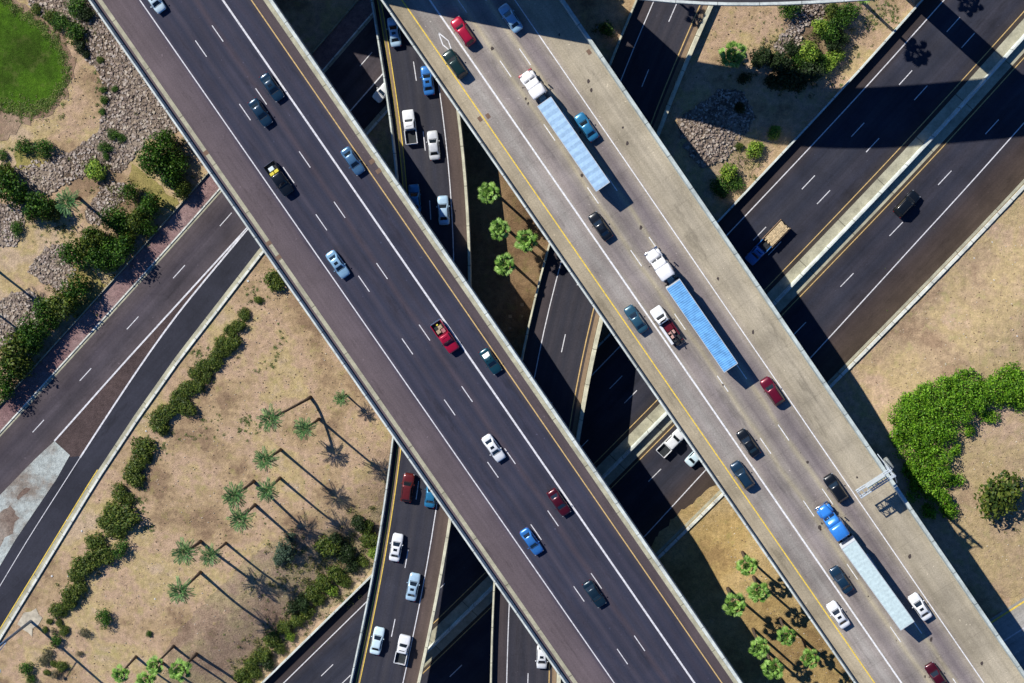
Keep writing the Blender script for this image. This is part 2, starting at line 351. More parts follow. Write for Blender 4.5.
ROCK = islands('mixed grey and tan stones', [(.10, .08, .065), (.22, .17, .14), (.33, .26, .22), (.38, .30, .22), (.46, .40, .36), (.54, .46, .36)])
def rubble(zones, label):
    V = []; F = []; bx = np.array([(x, y, z) for z in (-1, 1) for x, y in ((-1, -1), (1, -1), (1, 1), (-1, 1))], float); bf = [(3, 2, 1, 0), (4, 5, 6, 7), (0, 1, 5, 4), (1, 2, 6, 5), (2, 3, 7, 6), (3, 0, 4, 7)]
    for pxs, dens in zones:
        _, W = drape('rubble_bed_ground', pxs, GRAV, .055, .3)
        x0, y0 = np.min(W, 0); x1, y1 = np.max(W, 0); n = int((x1-x0)*(y1-y0)*dens)
        X = RNG.uniform(x0, x1, n); Y = RNG.uniform(y0, y1, n); k_ = inside(W, X, Y); X, Y = X[k_], Y[k_]; Z = terrain(X, Y)
        for x, y, z in zip(X, Y, Z):
            r = .06+.17*RNG.random()**1.7; q = bx*(RNG.uniform(.6, 1.1, 3)*r)*np.array([1, 1, .7])+RNG.normal(0, r*.16, (8, 3)); a = RNG.uniform(0, 3.14); c, s_ = math.cos(a), math.sin(a)
            q = np.c_[q[:, 0]*c-q[:, 1]*s_, q[:, 0]*s_+q[:, 1]*c, q[:, 2]*RNG.uniform(.7, 1.1)]+[x, y, z+.1]
            b = len(V); V += list(q); F += [[i+b for i in f] for f in bf]
    return tag(mesh('gravel', V, F, ROCK), label, 'gravel', kind='stuff')
rubble([([(16, -12), (84, -12), (92, 2), (182, 130), (165, 140), (146, 138), (132, 160), (124, 172), (104, 170), (96, 176), (72, 180), (50, 195), (16, 186), (10, 170), (34, 160), (70, 151), (100, 132), (103, 75), (86, 60), (84, 34), (72, 28), (46, 20)], 13)], 'grey and tan rubble spread between the lawn and the left overpass')
rubble([([(96, 196), (112, 178), (124, 182), (124, 200), (108, 214), (100, 226), (86, 222), (84, 212)], 14),
        ([(-20, 200), (18, 204), (25, 222), (14, 246), (-20, 246)], 14),
        ([(44, 246), (64, 243), (76, 272), (66, 292), (46, 284), (28, 272)], 14), ([(8, 296), (26, 288), (46, 308), (38, 328), (18, 338), (2, 348), (-20, 350), (-20, 318)], 14)], 'grey rubble among the shrubs and palms beside the sidewalk')
rubble([([(795, -4), (830, -4), (820, 26), (805, 27), (800, 48), (778, 56), (772, 44), (794, 20)], 14),
        ([(676, 121), (700, 104), (722, 88), (745, 92), (756, 118), (744, 136), (734, 152), (704, 169), (690, 156)], 14)], 'grey rubble on the slope above the upper freeway')

# ------------------------------------------------------------------ ground level roads
def lines(path, spec, mat, name, parent=None, dz=.012, zf=None):
    mb = MB()
    for o, wd, s0, s1 in spec:
        mb.add(*ribbon(path, (lambda d, o=o, wd=wd: (o(d) if callable(o) else o)-wd/2), (lambda d, o=o, wd=wd: (o(d) if callable(o) else o)+wd/2), dz, s0, s1))
    return mb.build(name, mat, parent)
def dashes(path, rows, mat, name, parent=None, dz=.012, ln=3.05, wd=.14):
    """rows: (offset, a pixel where one dash is centred, z, period)"""
    mb = MB()
    for o, pxs, z, per in rows:
        A = sorted(path.near(un(*q, path.at(path.near(un(*q, z))[0])[3]))[0] for q in pxs); D = [A[0]]
        for a, b in zip(A, A[1:]):
            k = max(1, round((b-a)/per)); D += [a+(b-a)*i/k for i in range(1, k+1)]
        D = [A[0]-per*i for i in range(1, 6)]+D+[A[-1]+per*i for i in range(1, 6)]
        for d in D:
            if 3 < d < path.L-3:
                rbn = ribbon(path, o-wd/2, o+wd/2, dz, d-ln/2, d+ln/2, 2)
                if parent is None: mb.add(*rbn)
                else: MB().add(*rbn).build(name, mat, parent)
    return mb.build(name, mat) if parent is None else None
def struct(o): o['kind'] = 'structure'; return o
def rb(path, o0, o1, dz, mat, name, s0=0, s1=None): return mesh(name, *ribbon(path, o0, o1, dz, s0, s1)[:2], mat, uv=ribbon(path, o0, o1, dz, s0, s1)[2])

AS1 = road('dark freeway asphalt', 34, [(-13.6, (.060, .040, .034)), (-11, (.050, .037, .036)), (-10, (.040, .037, .046)), (-8.9, (.030, .031, .044)), (-7, (.042, .040, .05)), (-5.2, (.030, .031, .043)), (-3.4, (.042, .039, .049)), (-1.7, (.032, .031, .042)), (-.2, (.045, .038, .040)), (.3, (.06, .045, .035)), (4.9, (.07, .05, .035)), (5.4, (.042, .036, .042)), (7, (.030, .030, .042)), (8.6, (.044, .040, .05)), (10.4, (.030, .030, .041)), (12, (.042, .037, .044)), (14.2, (.058, .040, .034)), (18, (.085, .056, .036)), (20.4, (.09, .06, .036))], o_min=-13.6, streak=.15)
struct(rb(PC, -13.4, 18.6, .03, AS1, 'freeway_road'))
struct(rb(PC, .75, 4.45, .035, CONC_T, 'median_ground'))
def w2(d):
    pts = [(0, 12.0)]
    xs = [w2s[i] for i in range(5)]; return float(np.interp(d, xs, [12.1, 12.6, 13.4, 14.2, 14.9]))
w2s = [PC.near(un(*p, 0))[0] for p in [(1024, 121), (918, 240), (812.5, 356), (705, 470.7), (644.6, 535)]]
fm = lines(PC, [(-10.85, .17, 0, None), (w2, .17, 0, None)], WHITE, 'freeway_edge_markings', dz=.045); struct(fm)
struct(lines(PC, [(0, .14, 0, None), (5.0, .14, 0, None)], YEL, 'freeway_yellow_markings', dz=.045))
struct(dashes(PC, [(-7.1, [(953.4, 24.6), (906, 78), (858, 130), (809, 183), (615.8, 382), (325, 668)], 0, 11.2), (-3.6, [(967.7, 40), (920.8, 93), (873, 145.5), (824, 197.5), (631, 397), (343, 679)], 0, 11.2), (8.7, [(990, 125), (943, 176.3), (895, 228), (847, 280), (799.5, 329), (655.5, 476), (457, 672)], 0, 11.2)], WHITE, 'freeway_lane_markings', dz=.045))
mb = MB().add(*sweep(PC, [(2.35, 0), (2.5, .3), (2.56, 1.05), (2.82, 1.05), (2.9, .3), (3.05, 0)], 0, None, 6))
tag(mb.build('median_barrier', CONC), 'long white concrete barrier along the median of the ground-level freeway', 'barrier')
mb = MB().add(*sweep(PC, boxprof(-13.68, -13.42, -.4, 1.2), 0, None, 6))
tag(mb.build('retaining_wall', CONC), 'low grey retaining wall along the upper-left edge of the ground-level freeway', 'wall')
kb = empty('roadside_kerb', (0, 0, 0)); tag(kb, 'cream double kerb and gutter along the lower-right edge of the ground-level freeway', 'kerb')
MB().add(*sweep(PC, boxprof(18.9, 19.4, -.2, .35), 0, None, 6)).build('kerb', KERB, kb)
MB().add(*sweep(PC, boxprof(18.3, 18.75, -.2, .08), 0, None, 6)).build('gutter', CONC_T, kb)

# road at the left
AS2 = road('faded brown asphalt', 40, [(-4, (.10, .075, .072)), (-2.6, (.09, .068, .068)), (-1, (.066, .052, .058)), (0, (.085, .067, .072)), (1.2, (.066, .053, .058)), (2.6, (.088, .068, .07)), (3.6, (.10, .073, .07)), (36, (.10, .07, .06))], o_min=-4, streak=.15)
AS3 = road('newer dark ramp asphalt', 30, [(-4, (.034, .033, .042)), (0, (.034, .033, .042)), (26, (.034, .033, .042))], o_min=-4, streak=.1)
RB = earth('reddish gore asphalt', [(.085, .062, .06), (.10, .072, .068), (.115, .082, .076)], .2)
eR = lambda d: float(np.interp(d, eRs, eRv))
eRs, eRv = zip(*sorted([PE.near(un(*p, 2.5)) for p in [(263, 250), (222, 303), (180, 357), (137, 418), (96, 480), (35, 580), (0, 637)]]))
eRf, eRg = np.array(eRs), np.array(eRv)
def eR(d):
    if d > eRf[-1]: return float(eRg[-1]+(d-eRf[-1])*(eRg[-1]-eRg[-2])/(eRf[-1]-eRf[-2]))
    return float(np.interp(d, eRf, eRg))
struct(mesh('side_road', *ribbon(PE, -3.9, 3.7, .045)[:2], AS2, uv=ribbon(PE, -3.9, 3.7, .045)[2]))
sE, _ = PE.near(un(248, 228, 2.5))
struct(mesh('ramp_road', *ribbon(PE, 3.3, eR, .04)[:2], AS3, uv=ribbon(PE, 3.3, eR, .04)[2]))
W1 = [(248, 227), (180, 301.5), (126.5, 360), (54.5, 441)]; W2L = [(248, 228.5), (180, 310), (144, 360), (109, 413), (80, 457.5), (66, 480), (31.6, 533), (3.5, 580), (-25, 628)]
def resamp(P, n):
    P = np.array([un(*p, 2.5) for p in P]); L = np.r_[0, np.cumsum(np.hypot(*np.diff(P, axis=0).T))]; q = np.linspace(0, L[-1], n)
    return np.c_[np.interp(q, L, P[:, 0]), np.interp(q, L, P[:, 1])]
_a = resamp([(247, 228.6), (180, 302.5), (126.5, 361), (54.5, 442)], 24); _b = resamp([(247.5, 229.5), (180, 311), (144, 360.5), (109, 413.5), (80, 458), (70, 457)], 24)
struct(mesh('gore_road', [(x, y, 2.552) for x, y in np.r_[_a, _b]], [(k, k+24, k+25, k+1) for k in range(23)], RB))
GORE = earth('pale stained gore concrete', [(.28, .24, .2), (.46, .50, .47), (.55, .60, .57), (.6, .65, .62)], .15)
drape('gore_pavement', [(54.5, 441), (70, 455), (56, 480), (16, 539), (0, 566), (-30, 615), (-60, 640), (-60, 560), (0, 495), (35, 459)], GORE, .06, 0, flat=2.5)
STAIN = earth('brown stain on concrete', [(.2, .14, .11), (.33, .27, .22), (.42, .38, .33)], .4)
drape('gore_stain_ground', [(0, 512), (12, 505), (20, 518), (12, 532), (-4, 552), (-20, 560), (-20, 520)], STAIN, .066, .25, flat=2.5)
drape('gore_stain_ground', [(18, 494), (25, 486), (30, 488), (20, 500), (16, 499)], STAIN, .066, .2, flat=2.5)
PW1 = Path([un(*p, 2.5) for p in W1], 2.5, smooth=1); PW2 = Path([un(*p, 2.5) for p in W2L], 2.5, smooth=1)
mb = MB(); mb.add(*ribbon(PW1, -.14, .14, .075)); s_, _ = PW2.near(un(80, 457.5, 2.5)); mb.add(*ribbon(PW2, -.14, .14, .075, 0, s_)); mb.add(*ribbon(PW2, -.06, .06, .075, s_, None)); mb.add(*ribbon(PE, 3.55, 3.75, .075, 0, sE))
struct(mb.build('ramp_edge_markings', WHITE))
struct(dashes(PE, [(0, [(85.7, 374.5), (133, 323), (38.5, 426), (226, 219.5), (366, 59)], 2.5, 12.4)], WHITE, 'side_road_lane_markings', dz=.075))
s_, _ = PE.near(un(98, 470, 2.5))
struct(lines(PE, [(lambda d: eR(d)-.75, .16, s_, None)], YEL_B, 'ramp_yellow_markings', dz=.09))
kb = empty('roadside_kerb', (0, 0, 0)); tag(kb, 'white kerb with tan gutter along the dark ramp lane at the left', 'kerb')
MB().add(*sweep(PE, [(eR, -.2), (lambda d: eR(d)+.38, -.2), (lambda d: eR(d)+.38, .32), (eR, .32)], 0, None, 4)).build('kerb', KERB, kb)
MB().add(*sweep(PE, [(lambda d: eR(d)-.62, -.2), (lambda d: eR(d)-.01, -.2), (lambda d: eR(d)-.01, .085), (lambda d: eR(d)-.62, .085)], 0, None, 4)).build('gutter', CONC_T, kb)
kb = empty('roadside_kerb', (0, 0, 0)); tag(kb, 'pale kerb between the brown side road and the pinkish sidewalk', 'kerb')
MB().add(*sweep(PE, boxprof(-4.25, -4.02, -.2, .2), 0, None, 4)).build('kerb', KERB, kb)
MB().add(*sweep(PE, boxprof(-4.01, -3.6, -.2, .06), 0, None, 4)).build('gutter', CONC_T, kb)
PINK = earth('pinkish paver sidewalk', [(.22, .13, .13), (.30, .19, .18), (.36, .25, .23)], .3)
struct(mesh('sidewalk_pavement', *ribbon(PE, -7.1, -4.25, .15)[:2], PINK, uv=ribbon(PE, -7.1, -4.25, .15)[2]))
mb = MB().add(*sweep(PE, boxprof(-7.35, -7.2, -.2, .55), 0, None, 4))
tag(mb.build('garden_wall', CONC_T), 'thin low wall between the pinkish sidewalk and the shrub bed', 'wall')
# concrete road at the lower right corner
PG = Path([un(*p, 2.5) for p in [(1060, 578), (1008, 611), (900, 680)]], 2.5, (100, 40), smooth=0)
GRC = road('grey concrete road', 16, [(0, (.33, .31, .27)), (3, (.36, .35, .33)), (8, (.33, .33, .33)), (13, (.3, .3, .3)), (16, (.3, .3, .3))])
struct(mesh('concrete_road', *ribbon(PG, -.5, 12, .05)[:2], GRC, uv=ribbon(PG, -.5, 12, .05)[2]))
struct(lines(PG, [(.1, .3, 0, None)], YEL_B, 'concrete_road_yellow_markings', dz=.07)); struct(lines(PG, [(3.9, .2, 0, None)], WHITE, 'concrete_road_edge_markings', dz=.07))

# ------------------------------------------------------------------ overpasses
def footprint_clear(p, r=2.2):
    s, o = PC.near(p)
    if (-13.4-r < o < 1.2-r*.3) or (3.8+r*.3 < o < 19+r): return False
    s, o = PE.near(p)
    if -7-r < o < (eR(s) if s > sE else 4)+r and 0 < s < PE.L: return False
    return True
def clear_of(p, path, width, o0=0, r=2.0):
    s, o = path.near(p); return not (o0-r < o < o0+width+r)
def piers(root, path, mid, width, zt, avoid, gap=30):
    last = -99; d = 20.0
    while d < path.L-20:
        p, t, n, z = path.at(d); q = p+n*mid
        if d-last > gap and footprint_clear(q) and all(clear_of(q, a, w_, o0) for a, w_, o0 in avoid):
            last = d; zb = tz(*q)-1; zc = z-zt
            mb = MB(); rr = np.array(t); 
            ring = []
            for zz, sl, sw in ((zb, 1.1, 1.7), (zc-2.6, 1.1, 1.7), (zc-1.5, 1.15, width*.30), (zc, 1.2, width*.38)):
                ring.append([(q[0]+t[0]*a*sl+n[0]*b*sw, q[1]+t[1]*a*sl+n[1]*b*sw, zz) for a, b in ((-1, -.7), (-.7, -1), (.7, -1), (1, -.7), (1, .7), (.7, 1), (-.7, 1), (-1, .7))])
            mb.loft(ring).build('pier', CONC_D, root)
        d += 4
def deck_prof(Wd, th=1.9): return [(0, -.02), (0, -.5), (.9, -.75), (1.6, -th), (Wd-1.6, -th), (Wd-.9, -.75), (Wd, -.5), (Wd, -.02)]
def parapets(root, path, Wd, h=1.15, lw=.28, rw=.5, mat=CONC, mat2=None, zf=None):
    MB().add(*sweep(path, [(.02, -.1), (.02+lw+.12, -.1), (.02+lw, h), (.02, h)], 0, None, 4)).build('parapet', mat, root)
    MB().add(*sweep(path, [(Wd-.02-rw-.2, -.1), (Wd-.02, -.1), (Wd-.02, h), (Wd-.02-rw, h)], 0, None, 4)).build('parapet', mat2 or mat, root)

# A: left overpass
WA = 24.0
ra = empty('highway_overpass', (0, 0, 0)); tag(ra, 'dark asphalt highway overpass crossing the left half of the picture diagonally', 'overpass')
MB().add(*sweep(PA, deck_prof(WA), 0, None, 8)).build('deck', CONC_D, ra)
sh_ = (.128, .094, .094); L_ = (.052, .046, .062); D_ = (.036, .037, .056)
ASA = road('bluish asphalt with brown shoulder', 24, [(0, sh_), (3, (.140, .102, .100)), (5.9, (.115, .085, .088)), (6.35, (.085, .066, .08)), (7.1, D_), (8.3, L_), (9.3, D_), (10.1, (.062, .053, .068)), (10.9, D_), (12, L_), (12.9, D_), (13.7, (.072, .055, .066)), (14.5, (.04, .04, .058)), (15.6, L_), (16.4, D_), (17.3, (.05, .045, .062)), (18.3, D_), (19.2, (.048, .043, .06)), (20.1, D_), (20.9, (.055, .047, .058)), (21.3, (.09, .066, .066)), (24, (.105, .076, .074))], patch=.14, streak=.14)
mesh('pavement', *ribbon(PA, .3, WA-.5, 0)[:2], ASA, ra, uv=ribbon(PA, .3, WA-.5, 0)[2])
MB().add(*ribbon(PA, .95, 1.6, .01)).build('gutter', CONC_T, ra); MB().add(*ribbon(PA, WA-1.35, WA-.72, .01)).build('gutter', CONC_T, ra)
lines(PA, [(6.55, .17, 0, None), (17.4, .3, 0, None)], WHITE, 'edge_line', ra); lines(PA, [(21.1, .17, 0, None)], YEL, 'edge_line', ra)
dashes(PA, [(10.15, [(200.5, 49), (245, 112), (288.7, 175), (321.9, 222), (365, 283), (408, 346), (451, 406.5), (494, 469), (537, 531.5), (579.5, 593.5), (622.5, 656.5)], ZD, 11.93), (13.7, [(217, 34), (261, 96.5), (305.4, 159), (340.6, 209), (383.5, 270), (426, 331.5), (468.5, 393), (511, 455.5), (553.6, 518), (596.8, 580.5), (640, 643)], ZD, 11.93)], WHITE, 'lane_line', ra)
parapets(ra, PA, WA)
# pale drain plates on the shoulders
mb = MB()
for px in [(262, 248), (272, 262), (374, 160), (380, 170), (203, 155)]:
    s_, o_ = PA.near(un(*px, ZD)); MB().add(*ribbon(PA, min(max(o_, .9), WA-2.0)-.1, min(max(o_, .9), WA-2.0)+.75, .018, s_-.35, s_+.35, 2)).build('drain_grate', plain('rusty drain grate', (.2, .13, .09)), ra)

# B: right overpass
WB = 23.2
rbb = empty('highway_overpass', (0, 0, 0)); tag(rbb, 'pale concrete highway overpass carrying the three semi trucks', 'overpass')
MB().add(*sweep(PB, deck_prof(WB), 0, None, 8)).build('deck', CONC_D, rbb)
S1 = (.375, .325, .235); T1 = (.215, .185, .175); T2 = (.40, .35, .25); T3 = (.285, .25, .225)
CB = road('tyre darkened bridge concrete', 23.2, [(0, (.38, .32, .225)), (2.4, (.385, .33, .23)), (3.1, T3), (4.5, (.315, .29, .26)), (5.7, T3), (6.3, (.315, .28, .235)), (6.9, (.28, .24, .22)), (8.0, (.235, .205, .195)), (9.2, (.30, .265, .23)), (9.8, T2), (10.4, (.295, .26, .22)), (11.5, T1), (12.7, (.285, .25, .22)), (13.35, T2), (13.9, (.255, .22, .205)), (15.0, (.20, .17, .17)), (16.0, (.27, .235, .21)), (16.9, (.36, .31, .24)), (18, S1), (20.5, (.40, .35, .26)), (23.2, (.39, .34, .245))], joints=4.6, patch=.26, grain=.22, streak=.15)
mesh('pavement', *ribbon(PB, .3, WB-.5, 0)[:2], CB, rbb, uv=ribbon(PB, .3, WB-.5, 0)[2])
lines(PB, [(6.2, .26, 0, None), (16.95, .16, 0, None)], WHITE_B, 'edge_line', rbb); lines(PB, [(2.65, .2, 0, None)], YEL_B, 'edge_line', rbb)
dashes(PB, [(9.8, [(505.3, 69), (635.8, 258.5), (680, 321.7), (722.8, 383.7), (766.3, 445.2), (809.8, 507.9), (853.3, 571), (896.6, 633.8)], ZD, 11.93), (13.3, [(524.7, 57), (654.7, 245), (741.7, 371), (784.4, 432), (829, 495.6), (917.8, 624.8)], ZD, 11.93)], WHITE_B, 'lane_line', rbb)
parapets(rbb, PB, WB, mat2=jointed('bluish parapet concrete', (.55, .62, .59)))
s_, _ = PB.near(un(446, 42.5, ZD)); mb = MB()
for a, b in (((-1.9, 0), (0, .52)), ((0, .52), (1.9, 0)), ((1.9, 0), (0, -.52)), ((0, -.52), (-1.9, 0))):
    P = []
    for (ds, oo), sgn in ((a, 1), (b, 1)):
        p, t, n, z = PB.at(s_+ds); P.append(p+n*(4.45+oo))
    dv = P[1]-P[0]; nn = np.array([-dv[1], dv[0]])/np.linalg.norm(dv)*.08
    mb.add([(*(P[0]-nn), ZD+.014), (*(P[1]-nn), ZD+.014), (*(P[1]+nn), ZD+.014), (*(P[0]+nn), ZD+.014)], [(0, 1, 2, 3)])
mb.build('diamond_marking', WHITE_B, rbb)
mb = MB()
for px in [(488, 116), (480, 119), (589, 52)]:
    s_, o_ = PB.near(un(*px, ZD)); MB().add(*ribbon(PB, o_-.3, o_+.3, .015, s_-.4, s_+.4, 2)).build('drain_grate', MC['rusty drain grate'], rbb)
mb = MB(); rr = random.Random(3)
for i in range(46):      # stray tyre scraps and oil spots between the lanes
    s_ = rr.uniform(140, 340); o_ = rr.choice([9.6, 13.2, 9.9, 13.5, 19])+rr.gauss(0, .35); p, t, n, z = PB.at(s_); c = p+n*o_; a = rr.uniform(.08, .3)
    MB().add([(c[0]+math.cos(q)*a*rr.uniform(.5, 1.2), c[1]+math.sin(q)*a*rr.uniform(.7, 1.8), ZD+.016) for q in (0, 1, 2, 3, 4, 5)], [tuple(range(6))]).build('oil_stain', plain('old oil', (.07, .055, .05)), rbb)

# R1: middle ramp
W1_ = 11.5
r1 = empty('ramp_overpass', (0, 0, 0)); tag(r1, 'narrow curved two-lane ramp bridge with double yellow lines under the left overpass', 'overpass')
MB().add(*sweep(P1, deck_prof(W1_, 1.5), 0, None, 4)).build('deck', CONC_D, r1)
AS4 = road('dark ramp asphalt', 11.5, [(0, (.04, .036, .042)), (1.6, (.045, .04, .046)), (2.4, (.034, .033, .044)), (3.4, (.045, .042, .05)), (4.4, (.034, .033, .043)), (5.2, (.048, .043, .048)), (6.2, (.034, .033, .043)), (7.2, (.045, .041, .048)), (8.2, (.036, .034, .042)), (8.8, (.07, .05, .045)), (9.3, (.10, .068, .055)), (11.5, (.11, .075, .058))], patch=.14, streak=.14)
mesh('pavement', *ribbon(P1, .2, W1_-.4, 0)[:2], AS4, r1, uv=ribbon(P1, .2, W1_-.4, 0)[2])
MB().add(*ribbon(P1, 1.05, 1.5, .008)).build('gutter', plain('sandy gutter strip', (.27, .19, .12)), r1)
lines(P1, [(.98, .13, 0, None), (1.55, .13, 0, None)], YEL_B, 'edge_line', r1, .016); lines(P1, [(8.65, .15, 0, None)], WHITE, 'edge_line', r1)
dashes(P1, [(5.15, [(415.5, 71), (424.8, 141), (430.5, 210), (418, 490.5), (407.5, 559), (393.6, 628)], Z1, 11.27)], WHITE, 'lane_line', r1)
parapets(r1, P1, W1_, 1.0, .25, .36, CONC, CREAM)
# R2: ramp from the top
r2 = empty('ramp_overpass', (0, 0, 0)); tag(r2, 'dark ramp road that dives under both overpasses between two pale barriers', 'overpass')
OL, OR = -2.75, 9.1
mb = MB(); n = int(P2.L/4); V = []; F = []
def th2(d):
    return -5.5 if P2.at(d)[3] < 6.0 else -1.5
prof = [(OL, -.02), (OL, -.5), (OL+.5, lambda d: th2(d)), (OR-.5, lambda d: th2(d)), (OR, -.5), (OR, -.02)]
MB().add(*sweep(P2, prof, 0, None, 4)).build('deck', CONC_D, r2)
AS5 = road('purple-grey ramp asphalt', 11.9, [(-2.8, (.07, .05, .048)), (-.3, (.06, .046, .046)), (.6, (.036, .034, .042)), (1.7, (.048, .042, .048)), (2.8, (.036, .034, .042)), (3.6, (.048, .042, .048)), (4.4, (.036, .034, .042)), (5.4, (.048, .042, .048)), (6.5, (.036, .034, .042)), (7.2, (.06, .046, .044)), (9.1, (.07, .05, .045))], o_min=-2.8, patch=.14, streak=.14)
mesh('pavement', *ribbon(P2, OL+.2, OR-.3, 0)[:2], AS5, r2, uv=ribbon(P2, OL+.2, OR-.3, 0)[2])
MB().add(*ribbon(P2, 7.6, 8.3, .008)).build('gutter', MC['sandy gutter strip'], r2)
lines(P2, [(0, .15, 0, None)], WHITE, 'edge_line', r2); lines(P2, [(7.1, .17, 0, None)], YEL, 'edge_line', r2)
dashes(P2, [(3.55, [(672.7, 13), (644, 77.7), (562.7, 343)], 6.3, 11.6)], WHITE, 'lane_line', r2)
MB().add(*sweep(P2, [(OL, -.1), (OL+.36, -.1), (OL+.28, 1.0), (OL, 1.0)], 0, None, 4)).build('parapet', CREAM, r2)
MB().add(*sweep(P2, [(8.35, -.1), (9.08, -.1), (9.08, .85), (8.5, .85)], 0, None, 4)).build('parapet', CREAM, r2)

# D: high ramp beyond the top edge, whose shadow falls across everything
def dpt(px, py, zg, h): return un(px, py, zg)-SH*(h+.9-zg)
DE = [((352, 53), 2.5, 26.0), ((388, 3), 16, 26.0), ((470, 25), 16, 26.0), ((512, 32), 16, 26.0), ((589, 43), 16, 26.0), ((680, 117), 2.5, 26.0), ((747, 136), 2.5, 25.9), ((803, 150.5), .8, 25.7), ((901, 151), 0, 25.1), ((1024, 136), 0, 24.2)]
DP = [dpt(*p, z, h) for p, z, h in DE]; DZ = [h for _, _, h in DE]
DP = [DP[0], DP[1], DP[2], (DP[3]*1+DP[4])/2, (DP[4]+DP[5])/2, DP[5], DP[6], DP[7], DP[8], DP[9]]
PD = Path(DP, DZ, (120, 120), smooth=4)    # its lower edge seen from above; the deck lies to the LEFT (north)
_sd, _ = PD.near(DP[5]); WD_ = 8.8
dw = lambda d: float(np.interp(d, [_sd-45, _sd-5], [11.0, 8.8]))
rd = empty('flyover', (0, 0, 0)); tag(rd, 'highest curved flyover ramp, only its pale edge showing at the top of the picture', 'overpass')
MB().add(*sweep(PD, [(0, -.02), (0, -.5), (.9, -.75), (1.6, -1.8), (lambda d: dw(d)-1.6, -1.8), (lambda d: dw(d)-.9, -.75), (dw, -.5), (dw, -.02)], 0, None, 4)).build('deck', CONC_D, rd)
_r = ribbon(PD, .3, lambda d: dw(d)-.4, 0); mesh('pavement', *_r[:2], AS4, rd, uv=_r[2])
MB().add(*sweep(PD, [(.02, -.1), (.5, -.1), (.42, .9), (.02, .9)], 0, None, 4)).build('parapet', CONC, rd)
MB().add(*sweep(PD, [(lambda d: dw(d)-.5, -.1), (dw, -.1), (dw, .9), (lambda d: dw(d)-.42, .9)], 0, None, 4)).build('parapet', CONC, rd)
for (a, b) in (((942, 4), (921, 11)), ((660, 43), (641, 52))):
    q = (un(*a, 0)+un(*b, 0))/2; best = None
    for k in np.arange(0, 80, .5):
        c = q-SH/np.linalg.norm(SH)*k; s_, o_ = PD.near(c)
        if best is None or abs(o_-WD_/2) < best[0]: best = (abs(o_-WD_/2), s_)
    p, t, nn, z = PD.at(best[1]); q = p+nn*(WD_/2); ring = []
    for zz, sl, sw in ((-1, 1.4, 1.6), (z-3.5, 1.4, 1.6), (z-2.8, 1.2, 1.9), (z-1.78, 1.2, 2.6)):
        ring.append([(q[0]+t[0]*a_*sl+nn[0]*b_*sw, q[1]+t[1]*a_*sl+nn[1]*b_*sw, zz) for a_, b_ in ((-1, -.7), (-.7, -1), (.7, -1), (1, -.7), (1, .7), (.7, 1), (-.7, 1), (-1, .7))])
    MB().loft(ring).build('pier', CONC_D, rd)
low = [(P1, W1_, 0), (P2, 11.9, -2.8)]
piers(ra, PA, WA/2, WA, 1.88, low); piers(rbb, PB, WB/2, WB, 1.88, low)
piers(r1, P1, W1_/2, W1_, 1.48, [(P2, 11.9, -2.8)], 24)
piers_ok = Path(P2.Q[P2.Z > 6.2], list(P2.Z[P2.Z > 6.2]), smooth=0)
piers(r2, piers_ok, 3.2, 11.9, 1.48, [(P1, W1_, 0)], 24)

# ------------------------------------------------------------------ gantry sign on the right overpass
STEEL = plain('galvanised steel', (.66, .74, .80), .45, .1, .35, .5)
c = un(899.5, 473, ZD+7.2); _, t, nn, _ = PB.at(PB.near(c)[0]); s_, o_ = PB.near(c); c = PB.at(s_)[0]+nn*(WB+.35)
g = empty('overhead_sign', (c[0], c[1], ZD)); g.rotation_euler.z = math.atan2(-nn[1], -nn[0])   # local x points over the road
tag(g, 'galvanised cantilever sign frame reaching over the right shoulder of the concrete overpass', 'sign')
MB().box(-.9, .5, -.9, .9, -1.6, -.02, .1).box(-.45, .45, -.45, .45, -.02, .3, .06).build('base', CONC, g)
MB().tube([(0, 0, .2), (0, 0, 7.2)], [.26, .2], 10).build('pole', STEEL, g)
mb = MB(); Lg = 6.1
for y in (-.55, .55):
    for z in (4.2, 5.4): mb.tube([(-.3, y, z), (Lg, y, z)], .1, 6)
for i in range(8):
    x = .2+i*(Lg-.3)/7
    for z in (4.2, 5.4): mb.tube([(x, -.55, z), (x, .55, z)], .06, 6)
    for y in (-.55, .55):
        mb.tube([(x, y, 4.2), (x, y, 5.4)], .05, 6)
        if i < 7: mb.tube([(x, y, 4.2 if i % 2 else 5.4), (x+(Lg-.3)/7, y, 5.4 if i % 2 else 4.2)], .05, 6)
mb.build('truss', STEEL, g)
MB().box(1.2, 4.4, -.72, -.62, 4.7, 7.1).build('sign_panel', plain('green sign sheet', (.03, .16, .09), .5, .05), g)
MB().box(1.15, 4.45, -.78, -.73, 4.65, 7.15).build('panel_frame', STEEL, g)
mb = MB()
for x in (1.6, 2.8, 4.0): mb.box(x-.05, x+.05, -.61, -.56, 4.1, 6.9)
for x in (1.4, 5.8): mb.tube([(x, -.6, 4.3), (x, .9, 4.1)], .05, 6)
mb.build('hanger', STEEL, g)
mb = MB()
for y in (-.4, .4): mb.tube([(0, y*.3, 7.1), (.1, y*6.8, 1.2)], .07, 6)
mb.tube([(0, 0, 6.9), (3.2, 0, 5.4)], .06, 6); mb.build('stay', STEEL, g)

